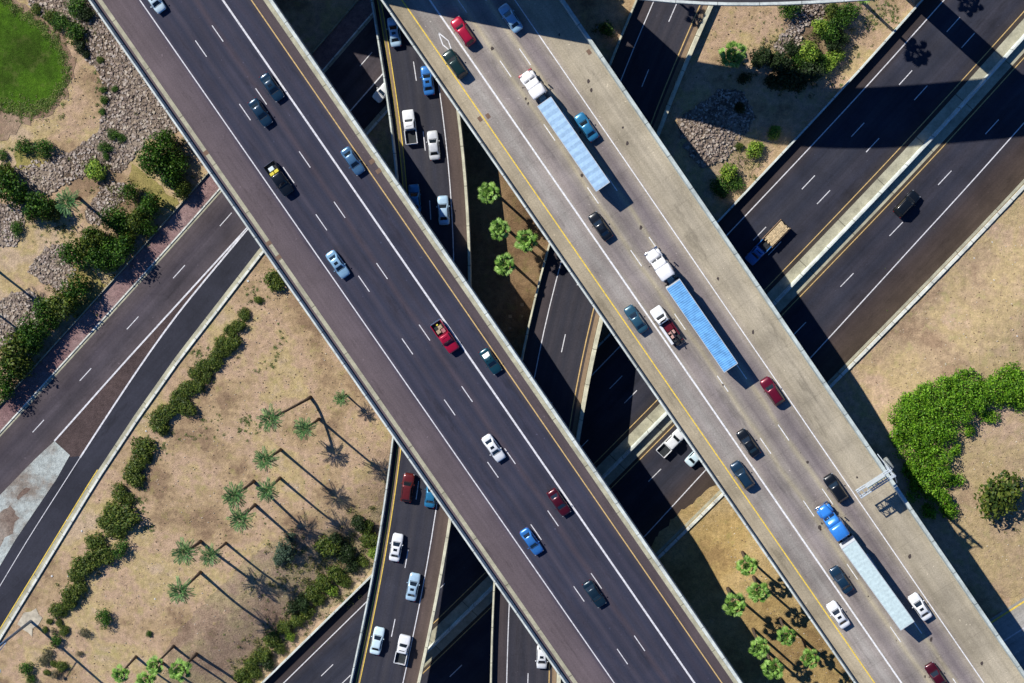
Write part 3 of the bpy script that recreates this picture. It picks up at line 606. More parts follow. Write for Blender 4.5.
# tall pole in the lower-left corner
b = ung(31, 621); g = empty('light_pole', tuple(b)); tag(g, 'tall steel-blue pole standing on a pale concrete pad beside the ramp kerb', 'pole')
MB().tube([(0, 0, 0), (0, 0, 20)], [.27, .19], 12).build('pole', plain('galvanised steel with painted blue sheen', (.11, .2, .36), .35, .08, .3, .5), g, True)  # galvanised pole; its blue sheen is put into the base colour
MB().tube([(0, 0, 9), (-2.4, -2.9, 9.3)], [.09, .06], 8).tube([(0, 0, 19.5), (2.5, -1.9, 19.9)], .08, 8).build('arm', MC['galvanised steel with painted blue sheen'], g, True)
MB().box(-2.75, -2.2, -3.3, -2.8, 9.2, 9.42, .04).box(2.3, 2.9, -2.2, -1.7, 19.85, 20.1, .04).build('lamp_head', STEEL, g)
PAD = plain('pale pad concrete', (.58, .52, .40), .9, .2, scale=1.0)
pad, _ = drape('concrete_pad', [(16.4, 624), (24.3, 612), (36.5, 609), (42, 618), (39, 625.5), (32, 629), (31.6, 636), (24.3, 630)], PAD, .07, .12); pad['kind'] = 'structure'

# ------------------------------------------------------------------ vegetation
F_PALM1 = foliage_mat('bright palm fronds', [(.05, .14, .02), (.14, .30, .04), (.28, .48, .09), (.42, .62, .2)], .25)
F_PALM2 = foliage_mat('bluish palm fronds', [(.03, .09, .03), (.06, .16, .055), (.11, .24, .07), (.22, .36, .12)], .2)
F_HEDGE = foliage_mat('olive shrub leaves', [(.03, .065, .010), (.06, .105, .016), (.11, .155, .02), (.19, .22, .035)])
F_BRIGHT = foliage_mat('bright hedge leaves', [(.035, .10, .006), (.085, .23, .01), (.16, .36, .014), (.30, .50, .04)])
F_TREE = foliage_mat('deep green tree leaves', [(.014, .05, .006), (.03, .095, .01), (.06, .15, .016), (.13, .24, .025)])
F_GREY = foliage_mat('grey-green twigs', [(.08, .09, .05), (.12, .13, .07), (.17, .16, .09), (.2, .17, .11)])
F_BLUE = foliage_mat('grey-blue leaves', [(.05, .09, .06), (.08, .13, .085), (.11, .17, .10)])
F_LIME = foliage_mat('yellow-green leaves', [(.07, .16, .02), (.16, .29, .03), (.28, .42, .05), (.40, .50, .07)])
F_DARK = foliage_mat('dark olive leaves', [(.016, .035, .010), (.028, .055, .016), (.045, .08, .022)])
BARK = plain('palm trunk bark', (.13, .095, .07), .95, .3, scale=4); BARK2 = plain('shrub stem bark', (.10, .07, .05), .95, .3, scale=4)
SKIRT = islands('dry brown fronds', [(.16, .11, .06), (.24, .17, .09), (.3, .22, .13)])

def leaf_cloud(clumps, leaf, dens, shell=.35):
    """many small quads through the volume of several uneven clumps"""
    V = []; 
    for cx, cy, cz, rx, rz in clumps:
        n = int(dens*rx*rx); d = RNG.normal(0, 1, (n, 3)); d /= np.linalg.norm(d, axis=1)[:, None]
        d[:, 2] = np.abs(d[:, 2])*np.where(RNG.random(n) < .8, 1, -.5)
        r = (1-shell*RNG.random(n)**1.5)*(1+.13*np.sin(d[:, 0]*7+cx*3)+.12*np.sin(d[:, 1]*9+cy*5)+RNG.normal(0, .10, n))
        P = d*r[:, None]*[rx, rx, rz]+[cx, cy, cz]
        nn = d*.7+RNG.normal(0, .5, (n, 3))+[0, 0, .35]; nn /= np.linalg.norm(nn, axis=1)[:, None]
        a = np.cross(nn, RNG.normal(0, 1, (n, 3))); a /= np.linalg.norm(a, axis=1)[:, None]; b_ = np.cross(nn, a)
        s = leaf*RNG.uniform(.55, 1.3, n)[:, None]
        Q = np.stack([P-a*s*.5, P-b_*s*.32, P+a*s*.6, P+b_*s*.32], 1); V.append(Q.reshape(-1, 3))
    V = np.concatenate(V); F = np.arange(len(V)).reshape(-1, 4); return V, F
def np_mesh(name, V, F, mat):
    me = bpy.data.meshes.new(name); me.vertices.add(len(V)); me.vertices.foreach_set('co', V.astype(np.float32).ravel()); k = F.shape[1]
    me.loops.add(F.size); me.loops.foreach_set('vertex_index', F.ravel().astype(np.int32)); me.polygons.add(len(F)); me.polygons.foreach_set('loop_start', np.arange(0, F.size, k, dtype=np.int32))
    me.update(calc_edges=True); me.materials.append(mat); return me
def clumps_for(r, h, k):
    out = [(0, 0, h*.42, r*.62, h*.52)]
    for i in range(k):
        a = 2*math.pi*i/k+RNG.uniform(-.4, .4); q = RNG.uniform(.38, .62)*r; out.append((math.cos(a)*q, math.sin(a)*q, h*RNG.uniform(.28, .55), r*RNG.uniform(.34, .52), h*RNG.uniform(.32, .5)))
    return out
SHRUB = {}
def shrub_proto(kind, v):
    key = (kind, v)
    if key in SHRUB: return SHRUB[key]
    mat = {'hedge': F_HEDGE, 'tree': F_TREE, 'grey': F_GREY, 'blue': F_BLUE, 'lime': F_LIME, 'dark': F_DARK, 'bright': F_BRIGHT}[kind]
    big = kind in ('tree',); cl = clumps_for(1.0, 1.0, 7 if big else 6)
    V, F = leaf_cloud(cl, .15 if not big else .12, 900 if kind not in ('grey',) else 420, .45); me = np_mesh('foliage', V, F, mat)
    mb = MB()
    for i in range(6):
        a = i*1.05+RNG.uniform(-.3, .3); mb.tube([(0, 0, -.05), (math.cos(a)*.2, math.sin(a)*.2, .3), (math.cos(a)*.5, math.sin(a)*.5, .62)], [.05, .035, .012], 5)
    o = mb.build('stem', BARK2); st = o.data; bpy.data.objects.remove(o)
    SHRUB[key] = (me, st); return SHRUB[key]
def shrub(px, py, rpx, kind, label, group=None, name='desert_shrub', h=None, cat='shrub'):
    b = ung(px, py); r = rpx/5.9; h = h or r*(1.05 if kind == 'hedge' else 1.3); v = random.randrange(3); me, st = shrub_proto(kind, v)
    rpar = np.array([b[0], b[1]])*(h*.5/CAMH); b[:2] -= rpar     # stands where its crown is seen
    g = empty(name, (b[0], b[1], tz(b[0], b[1])), random.uniform(0, 6.28)); sx_ = 1.25 if group == 'bushes of the thicket along the freeway wall' else 1.5 if group == 'leafy trees along the sidewalk' else 1.42 if group == 'shrubs of the hedge row beside the ramp' else 1.3
    g.scale = (r*sx_, r*sx_, h*sx_/1.3)
    g.scale.x *= random.uniform(.85, 1.15); g.scale.y *= random.uniform(.85, 1.15)
    link(bpy.data.objects.new('foliage', me), g); link(bpy.data.objects.new('stem', st), g)
    tag(g, label, cat, group); return g
ORD = ['first', 'second', 'third', 'fourth', 'fifth', 'sixth', 'seventh', 'eighth', 'ninth', 'tenth', 'eleventh', 'twelfth', 'thirteenth', 'fourteenth', 'fifteenth', 'sixteenth', 'seventeenth', 'eighteenth', 'nineteenth', 'twentieth', 'twenty-first', 'twenty-second', 'twenty-third', 'twenty-fourth', 'twenty-fifth', 'twenty-sixth', 'twenty-seventh', 'twenty-eighth', 'twenty-ninth', 'thirtieth', 'thirty-first', 'thirty-second', 'thirty-third', 'thirty-fourth', 'thirty-fifth', 'thirty-sixth', 'thirty-seventh', 'thirty-eighth', 'thirty-ninth', 'fortieth', 'forty-first', 'forty-second', 'forty-third', 'forty-fourth']
def size_word(r): return 'tiny' if r < 4.2 else 'small' if r < 6.6 else 'medium' if r < 9.6 else 'large'

HEDGE = [(258, 300, 4), (245, 314.5, 5), (238, 325, 6.5), (230, 331.5, 6), (232.5, 343.5, 7.5), (222, 342.5, 6.5), (217.5, 353, 7.5), (226, 352, 5.5), (213, 363, 7), (204, 366, 6.5), (206, 376, 5.5), (195, 373.5, 7), (197, 385, 7), (187, 388.5, 7.5), (179, 396, 7), (185.5, 407.5, 9), (176, 403, 8), (166, 411.5, 8), (158.5, 422, 8.5), (164, 430, 5.5),
         (143.5, 449, 10), (145.5, 458, 6), (136.5, 465, 9), (131, 473.5, 8.5), (136, 479.5, 8), (120, 493, 8), (128, 499, 6), (113, 510.5, 10), (123.5, 516, 13), (104, 521.5, 7), (112.5, 526, 8.5), (118, 530.5, 7.5), (95, 543.5, 9), (104, 556, 9.5), (93, 559.5, 9), (83, 565.5, 11), (75.5, 575.5, 9), (80, 587.5, 7.5), (70, 594.5, 10), (69, 603.5, 7), (57, 609, 7)]
for i, (x, y, r) in enumerate(HEDGE):
    shrub(x, y, r, 'hedge', '%s round olive shrub, %s from the overpass in the hedge row beside the ramp' % (size_word(r), ORD[i]), 'shrubs of the hedge row beside the ramp')
LONE = [(274, 281.5, 9.5, 'hedge', 'dark olive shrub right against the left overpass above the hedge row'),
        (119.5, 548.5, 9, 'tree', 'dark green spiky shrub poking out of the hedge row towards the dirt'),
        (103.5, 618.5, 8.5, 'tree', 'round dark green shrub alone on open dirt below the hedge row'), (84, 633, 5.5, 'grey', 'grey-brown dry shrub just left and below the lone dark green shrub'),
        (79.6, 653.5, 3.2, 'grey', 'tiny grey dry bush beside the shadow of the tall pole'), (49.6, 621.5, 3, 'hedge', 'tiny olive bush just right of the concrete pad'), (59, 622.5, 3.6, 'hedge', 'small olive bush at the hedge end, right of the tiny one by the pad'),
        (63, 612.5, 4.6, 'hedge', 'small olive bush at the tail of the hedge row above the pole shadow'), (45, 630, 3.6, 'hedge', 'small olive bush touching the lower right edge of the concrete pad'),
        (64, 631.5, 5, 'hedge', 'olive bush right of the reddish one near the pole'), (53.6, 631.5, 3.6, 'grey', 'small reddish-grey bush between two olive bushes near the pole'), (56, 641, 6.8, 'tree', 'green bush just right of the dark pole shadow'),
        (47.5, 653.5, 5.4, 'grey', 'grey twiggy bush in the cluster left of the pole shadow, topmost'), (42.5, 661, 5.2, 'grey', 'grey twiggy bush in the cluster left of the pole shadow, leftmost'), (53, 664, 3.6, 'hedge', 'small brownish bush in the middle of the cluster left of the pole shadow'),
        (61.5, 666, 5, 'hedge', 'olive bush in the cluster touching the pole shadow'), (46.6, 672.5, 3.8, 'hedge', 'small bush at the lower left of the cluster by the pole shadow'), (55.5, 675, 5.2, 'grey', 'greyish bush at the bottom of the cluster by the pole shadow'),
        (26.5, 669, 7, 'tree', 'dark green bush nearest the lower-left corner'), (31, 680, 5, 'tree', 'green bush cut by the bottom edge near the lower-left corner'), (148.5, 634, 3.2, 'tree', 'tiny green weed bush above the bottom palm group')]
for a in LONE: shrub(*a[:4], a[4])
SLOPE = [(327, 547, 11, 'hedge'), (336, 539, 8, 'dark'), (369, 540, 9, 'hedge'), (366, 527, 7, 'hedge'), (358, 522, 7, 'dark'), (375, 553, 7, 'lime'), (346, 553, 9, 'dark'), (352, 566, 8, 'dark'), (362, 562, 6, 'hedge'), (285, 552, 10, 'blue'), (290, 538, 6, 'blue'), (278, 560, 6, 'blue'), (335, 574, 9, 'hedge'), (345, 581, 7, 'hedge'), (322, 583, 10, 'hedge'), (330, 590, 7, 'lime'), (312, 594, 9, 'hedge'), (319, 600, 7, 'hedge'), (303, 602, 8, 'dark'), (306, 612, 8, 'hedge'), (293, 607, 7, 'dark'), (297, 621, 8, 'hedge'), (284, 627, 8, 'hedge'), (290, 636, 6, 'lime'), (272, 640, 9, 'hedge'), (279, 648, 7, 'hedge'), (262, 655, 9, 'hedge'), (268, 664, 7, 'dark'), (250, 664, 8, 'hedge'), (255, 674, 7, 'hedge'), (240, 676, 8, 'hedge'), (246, 686, 8, 'hedge')]
for i, (x, y, r, k) in enumerate(SLOPE):
    lk = {'hedge': 'olive', 'dark': 'dark', 'lime': 'yellow-green', 'blue': 'grey-blue'}[k]
    shrub(x, y, r, k, '%s %s bush, %s down the thicket along the freeway wall from the ramp bridge' % (size_word(r), lk, ORD[i]), 'bushes of the thicket along the freeway wall')
TL = [(176, 160, 9), (167, 140, 11), (153, 155, 13), (163, 166, 12), (173, 178, 10), (182, 190, 8), (130, 192, 8), (151, 205, 11), (142, 212, 8), (112, 217, 9), (121, 224, 8), (137, 222, 9), (147, 228, 7), (91, 232, 7), (100, 240, 8), (74, 254, 11), (98, 258, 12), (88, 246, 11), (119, 250, 12), (112.5, 265, 8), (128, 240, 8), (108, 246, 8), (77, 286, 11), (61.5, 305, 11), (70, 300, 8), (46, 311, 10), (52, 322, 8), (35, 329, 11), (26, 338, 10), (16, 350, 13), (32, 345, 8), (8, 372, 12), (20, 366, 11), (3, 390, 10), (38.5, 204, 12), (48, 210, 8), (32, 214, 7), (9, 187, 14), (3, 174, 9), (20, 195, 8)]
for i, (x, y, r) in enumerate(TL):
    k = ('tree', 'tree', 'hedge')[i % 3] if i not in (2, 26, 7) else 'tree'
    shrub(x, y, r, k, '%s leafy %s tree, %s of the belt along the sidewalk from the overpass down' % (size_word(r), {'tree': 'deep green', 'hedge': 'olive green'}[k], ORD[i]), 'leafy trees along the sidewalk', 'small_tree', r/5.9*2.3, 'tree')
OT = [(95, 170, 9, 'lime', 'yellow-green shrub on the rubble between the lawn and the sidewalk trees'), (44, 148, 10, 'tree', 'round green shrub below the lawn, right one of a pair'), (24, 146, 9, 'tree', 'green shrub below the lawn, left one of a pair'), (2, 155, 5, 'tree', 'small green shrub below the lawn at the left edge'),
      (17, 229, 6, 'tree', 'small green shrub on rubble near the left edge below the big trees'), (105, 147, 6, 'tree', 'green shrub on the rubble, lowest of three'), (112.5, 134, 5, 'tree', 'green shrub on the rubble, top one of three'), (121, 138, 4, 'tree', 'small green shrub on the rubble, right one of three'), (106, 156, 4, 'tree', 'tiny green sprig below the three shrubs on the rubble'),
      (76, 5, 9, 'tree', 'dark green shrub at the top edge left of the overpass'), (84, 13, 8, 'dark', 'dark shrub by the parapet near the top left'), (74, 32, 9, 'tree', 'dark green shrub at the right tip of the lawn border'), (60, 22, 9, 'tree', 'dark green shrub on the upper border of the lawn'), (50, 16, 7, 'hedge', 'olive shrub on the upper border of the lawn'), (80, 45, 6, 'dark', 'dark shrub trailing down from the lawn tip'), (86, 54, 4, 'dark', 'tiny dark shrub ending the trail from the lawn tip'),
      (36, 9, 5, 'hedge', 'small olive shrub on the rubble above the lawn'), (115, 89, 3.6, 'tree', 'tiny round green shrub alone on the rubble near the overpass'), (103, 90, 4, 'tree', 'small green shrub in the strip along the rubble edge, middle'), (104, 100, 4, 'tree', 'small green shrub in the strip along the rubble edge, lower'), (102, 112, 3, 'tree', 'small green shrub in the strip along the rubble edge, lowest'), (100, 60, 3.4, 'hedge', 'small olive shrub at the top of the strip along the rubble edge')]
for a in OT: shrub(*a[:4], a[4])
UR = [(790, 9, 9, 'tree'), (829, 32, 9, 'tree'), (822, 26, 7, 'lime'), (850, 12, 10, 'tree'), (840, 18, 9, 'tree'), (832, 10, 7, 'hedge'), (808, 53, 10, 'lime'), (799, 60, 8, 'tree'), (792, 50, 7, 'dark'), (780, 62, 11, 'dark'), (765, 54, 8, 'dark'), (757, 60, 7, 'dark'), (819, 60, 8, 'tree'), (835, 57, 8, 'lime'), (829, 66, 6, 'lime'), (810, 70, 10, 'dark'), (788, 76, 12, 'dark'), (834, 44, 8, 'dark'), (842, 38, 6, 'dark'), (775, 82, 9, 'dark'), (798, 84, 8, 'dark'), (744, 78, 6, 'dark'), (740, 108, 5, 'dark'), (733, 62, 3, 'dark')]
for i, (x, y, r, k) in enumerate(UR):
    shrub(x, y, r, k, '%s %s shrub, %s counting down the clump above the upper freeway' % (size_word(r), {'tree': 'green', 'lime': 'yellow-green', 'hedge': 'olive', 'dark': 'dark'}[k], ORD[i]), 'shrubs above the upper freeway', h=r/5.9*1.5)
for a in [(754.5, 149, 9, 'lime', 'bright shrub beside the freeway wall nearest the big band of shade'), (729, 172, 9, 'lime', 'bright shrub nearest the concrete overpass by the freeway wall'), (720, 186, 8, 'tree', 'green shrub half in the shade of the concrete overpass'), (736, 183, 7, 'tree', 'green shrub between the freeway wall and the shade'), (739, 146, 4, 'hedge', 'small olive shrub at the corner of the rubble'), (774, 132, 7, 'lime', 'bright shrub standing in the band of shade by the freeway wall'), (607, 29, 7, 'tree', 'green shrub in shade between the concrete overpass and the ramp wall'),
          (724, 193, 5, 'dark', 'dark low shrub at the wall under the edge of the concrete overpass')]: shrub(*a[:4], a[4])
shrub(1001, 496, 20, 'hedge', 'round dark grey-green tree standing alone right of the bright hedge', name='round_tree', h=4.4, cat='tree')
# big bright hedge mass at the right
HC = [(903, 411, 13), (915, 404, 13), (930, 396, 13), (947, 391, 14), (963, 390, 13), (980, 397, 12), (997, 390, 13), (1014, 388, 14), (1030, 384, 14), (908, 430, 14), (926, 420, 16), (944, 412, 15), (962, 409, 13), (912, 448, 14), (930, 440, 16), (946, 430, 13), (922, 464, 14), (937, 458, 13), (926, 480, 12), (939, 475, 10), (937, 493, 9), (944, 503, 8), (929, 494, 8), (978, 402, 10), (1040, 395, 14)]
b0 = ung(935, 430); V = []
cl = []
for x, y, r in HC:
    q = ung(x, y); hh = 1.9+r*.05; q[:2] -= q[:2]*(hh*.5/CAMH); cl.append((q[0]-b0[0], q[1]-b0[1], hh*.35, r/5.9*1.1, hh*.8*random.uniform(.8, 1.2)))
    for _ in range(3):
        a = random.uniform(0, 6.28); rr2 = r/5.9*random.uniform(.35, .6); cl.append((q[0]-b0[0]+math.cos(a)*r/5.9*.7, q[1]-b0[1]+math.sin(a)*r/5.9*.7, hh*random.uniform(.3, .85), rr2, rr2*.9))
for x, y in [(893, 414), (899, 440), (906, 470), (914, 488), (930, 509), (950, 508), (950, 480), (958, 452), (970, 432), (985, 414), (1004, 403), (1022, 402), (1015, 374), (995, 376), (980, 384), (966, 376), (948, 377), (925, 388), (908, 398)]:
    for _ in range(4):
        q = ung(x+random.gauss(0, 4), y+random.gauss(0, 4)); r_ = random.uniform(.5, 1.3); cl.append((q[0]-b0[0], q[1]-b0[1], .5, r_, random.uniform(.5, 1.2)))
Vv, Ff = leaf_cloud(cl, .30, 170, .45)
g = empty('overgrown_hedge', tuple(b0)); tag(g, 'sprawling bright green hedge mass right of the concrete overpass', 'hedge'); link(bpy.data.objects.new('foliage', np_mesh('foliage', Vv, Ff, F_BRIGHT)), g)
mb = MB()
for cx, cy, *_ in cl[::4]:
    for k in range(2): mb.tube([(cx, cy, -.2), (cx+random.uniform(-.4, .4), cy+random.uniform(-.4, .4), 1.3)], [.06, .02], 5)
mb.build('stem', BARK2, g)

# palms
def palm_crown(fan, seed, nf=None):
    nf = nf or (20 if fan else 24)
    R = np.random.default_rng(seed); V = []; F = []
    for i in range(nf):
        az = i*2.39996+R.uniform(-.2, .2); e = 1.2-1.55*(i/nf)+R.uniform(-.12, .12)
        d = np.array([math.cos(az)*math.cos(e), math.sin(az)*math.cos(e), math.sin(e)]); side = np.array([-math.sin(az), math.cos(az), 0.0]); up = np.cross(d, side)*-1
        up = np.cross(side, d)*-1 if np.cross(side, d)[2] < 0 else np.cross(side, d)
        pl = (R.uniform(.75, 1.1) if e < .6 else R.uniform(.3, .6)) if fan else R.uniform(.25, .45); p0 = np.zeros(3); p1 = d*pl
        n = len(V); V += [p0-side*.03, p0+side*.03, p1+side*.03, p1-side*.03]; F.append((n, n+1, n+2, n+3))
        k = 9 if fan else 16; Rl = R.uniform(.85, 1.05) if fan else R.uniform(1.35, 1.75)
        for j in range(k):
            if fan:
                a = (j/(k-1)-.5)*2*1.05; dd = d*math.cos(a)+side*math.sin(a); base = p1; ll = Rl*(1-.25*abs(a)/1.05)
            else:
                a = (.95 if j % 2 else -.95)*(1-.5*j/k); base = p1+d*(Rl*j/k)-np.array([0, 0, .35*(j/k)**2]); dd = d*math.cos(a)+side*math.sin(a); ll = .62*(1-.35*j/k)
            wv = np.cross(dd, up); wv /= np.linalg.norm(wv); wd = .12 if fan else .07
            m = base+dd*ll*.55+up*.05; tip = base+dd*ll-np.array([0, 0, .25*ll]); n = len(V)
            V += [base, m-wv*wd, tip, m+wv*wd]; F.append((n, n+1, n+2, n+3))
    return np.array(V), np.array(F)
PC_ = {}
def palm(base, crown, h, kind, label, group, sc_=None):
    sc_ = sc_ or random.uniform(.92, 1.24)
    b = ung(*base); top = un(*crown, b[2]+h); g = empty('palm_tree', tuple(b)); tag(g, label, 'palm tree', group)
    tx, ty = top[0]-b[0], top[1]-b[1]
    pts = [(tx*(u**1.3), ty*(u**1.3), h*u) for u in np.linspace(0, 1, 7)]; pts[0] = (0, 0, -.3)
    MB().tube(pts, [.30*sc_, .24*sc_, .21*sc_, .2*sc_, .19*sc_, .19*sc_, .17*sc_], 9).build('trunk', BARK, g, True)
    key = (kind, random.randrange(5))
    if key not in PC_:
        V, F = palm_crown(kind == 'fan', key[1]+5); me = np_mesh('crown', V, F, F_PALM1 if kind == 'fan' else F_PALM2)
        Vs = []; Fs = []; R = np.random.default_rng(key[1])
        for i in range(26):
            az = R.uniform(0, 6.28); e = -1.0+R.uniform(-.4, .25); d = np.array([math.cos(az)*math.cos(e), math.sin(az)*math.cos(e), math.sin(e)]); sd_ = np.array([-math.sin(az), math.cos(az), 0]); n = len(Vs); L0 = R.uniform(.8, 1.3)
            Vs += [d*.1, d*L0*.6-sd_*.18, d*L0+np.array([0, 0, -.1]), d*L0*.6+sd_*.18]; Fs.append((n, n+1, n+2, n+3))
        PC_[key] = (me, np_mesh('dead_fronds', np.array(Vs), np.array(Fs), SKIRT))
    for nm, me in zip(('crown', 'dead_fronds'), PC_[key]):
        o = bpy.data.objects.new(nm, me); o.location = (tx, ty, h); o.rotation_euler.z = random.uniform(0, 6.28); o.scale = (sc_,)*3; link(o, g)
    return g
GL = 'palms on the dirt slope at the lower left'
for a in [((311, 397), (270.6, 419), 9.6, 'feather', 'strongly leaning palm whose trunk bends away from the overpass', GL), ((319, 419), (304.6, 428.6), 11.4, 'feather', 'palm just right of the strongly leaning one', GL),
          ((280.7, 449.7), (265.5, 459.5), 10.7, 'feather', 'palm standing alone below the leaning palm', GL), ((280, 478), (267.3, 490.7), 10.5, 'feather', 'right palm of the close group of three on the slope', GL),
          ((253.7, 481.3), (235, 495.4), 10.5, 'feather', 'left upper palm of the close group of three on the slope', GL), ((255, 504.8), (240.4, 518.8), 10, 'feather', 'lowest palm of the close group of three on the slope', GL),
          ((200.5, 541.5), (185, 552), 10.5, 'feather', 'left palm of the side by side pair left of the slope', GL), ((226, 543), (210, 555.7), 10.5, 'feather', 'right palm of the side by side pair left of the slope', GL),
          ((200.5, 572.3), (181, 591), 11.5, 'feather', 'palm below the side by side pair, dark spiky crown', GL), ((173.7, 646), (154.4, 665.5), 11, 'fan', 'bright bottom palm second from the left', GL), ((196.4, 654), (180, 670), 10.5, 'fan', 'bright bottom palm furthest right', GL),
          ((136, 656.7), (120, 674.5), 10, 'fan', 'bright bottom palm furthest left', GL), ((163, 663), (146, 681), 10, 'fan', 'bright bottom palm cut by the bottom edge', GL)]: palm(*a)
palm((346, 394.6), (341.6, 398.6), 3.9, 'feather', 'short young palm next to the left overpass', GL, .72)
GM = 'palms between the left overpass and the concrete overpass'
for a in [((493, 191), (488.5, 192.5), 8, 'topmost palm on brown soil beside the ramp bridge'), ((505, 227), (500, 229.5), 8.2, 'second palm down on brown soil beside the ramp bridge'), ((530, 238), (526.6, 241), 8, 'palm on brown soil nearest the concrete overpass'), ((509, 261), (504.8, 265), 8, 'lowest palm on brown soil beside the ramp bridge')]: palm(*a[:3], 'fan', a[3], GM)
GR = 'palms on golden soil between the overpasses'
for a in [((742.6, 552.4), (747.5, 566), 8.2, 'topmost palm on the golden soil between the overpasses'), ((753.8, 577), (758.7, 592), 8.6, 'large palm just below the topmost one on golden soil'), ((728, 588.7), (734.7, 605), 8.7, 'leftmost palm at the edge of the shade on golden soil'), ((753, 629), (760, 648), 9, 'palm at the edge of the shade below the leftmost one'),
          ((766, 650), (773.5, 669), 9, 'lowest palm at the edge of the shade near the bottom'), ((780, 618.5), (787.4, 636.4), 8.6, 'palm in the middle of the golden soil between two palm shadows'), ((803, 640), (809.8, 658), 8.8, 'rightmost palm on golden soil nearest the concrete overpass')]: palm(*a[:3], 'fan', a[3], GR)
palm((79, 198), (67.7, 202), 8, 'feather', 'palm among the shrubs below the rubble at the upper left', 'palms at the upper left')
palm((-8, 266), (-22, 270), 8, 'feather', 'palm at the left edge whose shadow crosses the rubble', 'palms at the upper left')
palm((-22, 298), (-36, 303), 8, 'feather', 'lower palm at the left edge by the rubble', 'palms at the upper left')
palm((732, 57), (732.5, 55), 2.4, 'fan', 'short spiky palm on dirt above the band of shade', 'palms at the top right', 1.35)
palm((858, -3), (867, -10), 10, 'fan', 'palm by the flyover whose shadow lies on the upper freeway', 'palms at the top right')
palm((914, -50), (924, -58), 9.8, 'fan', 'palm beyond the flyover whose crown shadow touches the upper freeway', 'palms at the top right')
palm((655, -18), (656, -26), 8, 'fan', 'palm beyond the flyover whose shadow touches the ramp road', 'palms at the top right')
palm((564, -44), (560, -52), 9, 'fan', 'palm beyond the flyover left of the ramp road', 'palms at the top right')

# weeds and small tufts
F_WEED = foliage_mat('weeds', [(.07, .12, .03), (.13, .20, .05), (.22, .27, .07)], .1)
cl = []
def weeds(px, py, sx, sy, n, r=.31):
    for _ in range(n):
        q = ung(px+random.gauss(0, sx), py+random.gauss(0, sy)); cl.append((q[0], q[1], q[2]+.02, random.uniform(.4, 1.3)*r, .14))
for a in [(248, 425, 7, 6, 38), (213, 430, 6, 10, 18), (190, 436, 5, 3, 10), (278, 345, 6, 9, 14), (197, 352, 6, 5, 30), (254, 295, 6, 8, 26), (268, 365, 5, 5, 10), (150, 441, 6, 5, 26), (163, 455, 3, 6, 10), (142, 503, 3, 8, 26), (150, 530, 4, 3, 10), (880, 12, 8, 9, 50, .3), (893, 14, 3, 7, 30), (864, 20, 6, 6, 20), (268, 30, 1, 1, 0),
          (230, 540, 20, 20, 14, .15), (330, 450, 30, 30, 18, .14), (170, 500, 20, 30, 14, .14), (100, 30, 10, 10, 6, .2), (98, 80, 3, 14, 24), (103, 110, 2, 10, 20), (10, 236, 6, 5, 10), (300, 500, 30, 20, 14, .14), (930, 300, 50, 50, 14, .12), (830, 60, 14, 14, 30, .3), (700, 160, 20, 30, 0), (20, 155, 20, 6, 50, .3), (60, 235, 12, 10, 30, .25), (740, 160, 10, 12, 40, .25), (780, 30, 18, 12, 40, .2), (60, 20, 14, 8, 60, .35), (80, 40, 5, 8, 40, .35), (280, 570, 25, 20, 60, .22), (270, 610, 25, 20, 50, .22), (715, 30, 12, 12, 14, .15)]: weeds(*a)
Vv, Ff = leaf_cloud(cl, .13, 420, .8)
Vv[:, 2] = np.maximum(Vv[:, 2], terrain(Vv[:, 0], Vv[:, 1])+.03)
o = link(bpy.data.objects.new('ground_weeds', np_mesh('ground_weeds', Vv, Ff, F_WEED))); tag(o, 'scattered low weeds and tufts on the dirt', 'weeds', kind='stuff')
cl = []
def brush(px, py, sx, sy, n, r=.5):
    for _ in range(n):
        q = ung(px+random.gauss(0, sx), py+random.gauss(0, sy)); cl.append((q[0], q[1], q[2]+.05, random.uniform(.4, 1.3)*r, random.uniform(.2, .6)))
for a in [(285, 556, 10, 12, 46), (300, 575, 14, 12, 40), (325, 560, 14, 14, 60, .7), (345, 560, 14, 16, 60, .7), (362, 540, 9, 14, 40, .7), (320, 592, 16, 8, 60, .6), (300, 612, 12, 9, 60, .6), (280, 632, 12, 9, 50, .6), (262, 652, 10, 9, 50, .6), (248, 672, 9, 9, 40, .6), *[(x, y, r*.75, r*.75, 5, .5) for x, y, r in HEDGE], *[(x, y, r*.9, r*.9, 7, .6) for x, y, r in TL], (1001, 500, 15, 15, 26, .5), (10, 180, 10, 8, 30), (60, 225, 16, 8, 40), (128, 205, 12, 10, 40), (90, 300, 8, 8, 20), (112, 188, 8, 5, 20), (70, 22, 16, 10, 60), (95, 166, 8, 5, 30), (780, 55, 20, 12, 60), (835, 30, 12, 14, 50), (800, 80, 16, 8, 30), (745, 165, 8, 8, 30), (730, 60, 10, 6, 10), (600, 28, 5, 4, 10)]: brush(*a)
Vv, Ff = leaf_cloud(cl, .2, 130, .9); Vv[:, 2] = np.maximum(Vv[:, 2], terrain(Vv[:, 0], Vv[:, 1])+.03)
F_BRUSH = foliage_mat('low dry brush', [(.05, .075, .02), (.10, .125, .03), (.17, .18, .05), (.26, .22, .09)], .1)
o = link(bpy.data.objects.new('low_brush', np_mesh('low_brush', Vv, Ff, F_BRUSH))); tag(o, 'thin low olive brush between the bushes', 'brush', kind='stuff')
V = []; F = []
def pebble_zone(x0, x1, y0, y1, n, poly=None):
    for _ in range(n):
        q = ung(random.uniform(x0, x1), random.uniform(y0, y1))
        so, oo = PA.near(q[:2]); r = random.uniform(.05, .16); a = random.uniform(0, 6.28); b = len(V)
        for k in range(5): V.append((q[0]+math.cos(a+k*1.257)*r, q[1]+math.sin(a+k*1.257)*r*.8, q[2]+.05))
        V.append((q[0], q[1], q[2]+.05+r*.8))
        F.extend([(b+k, b+(k+1) % 5, b+5) for k in range(5)])
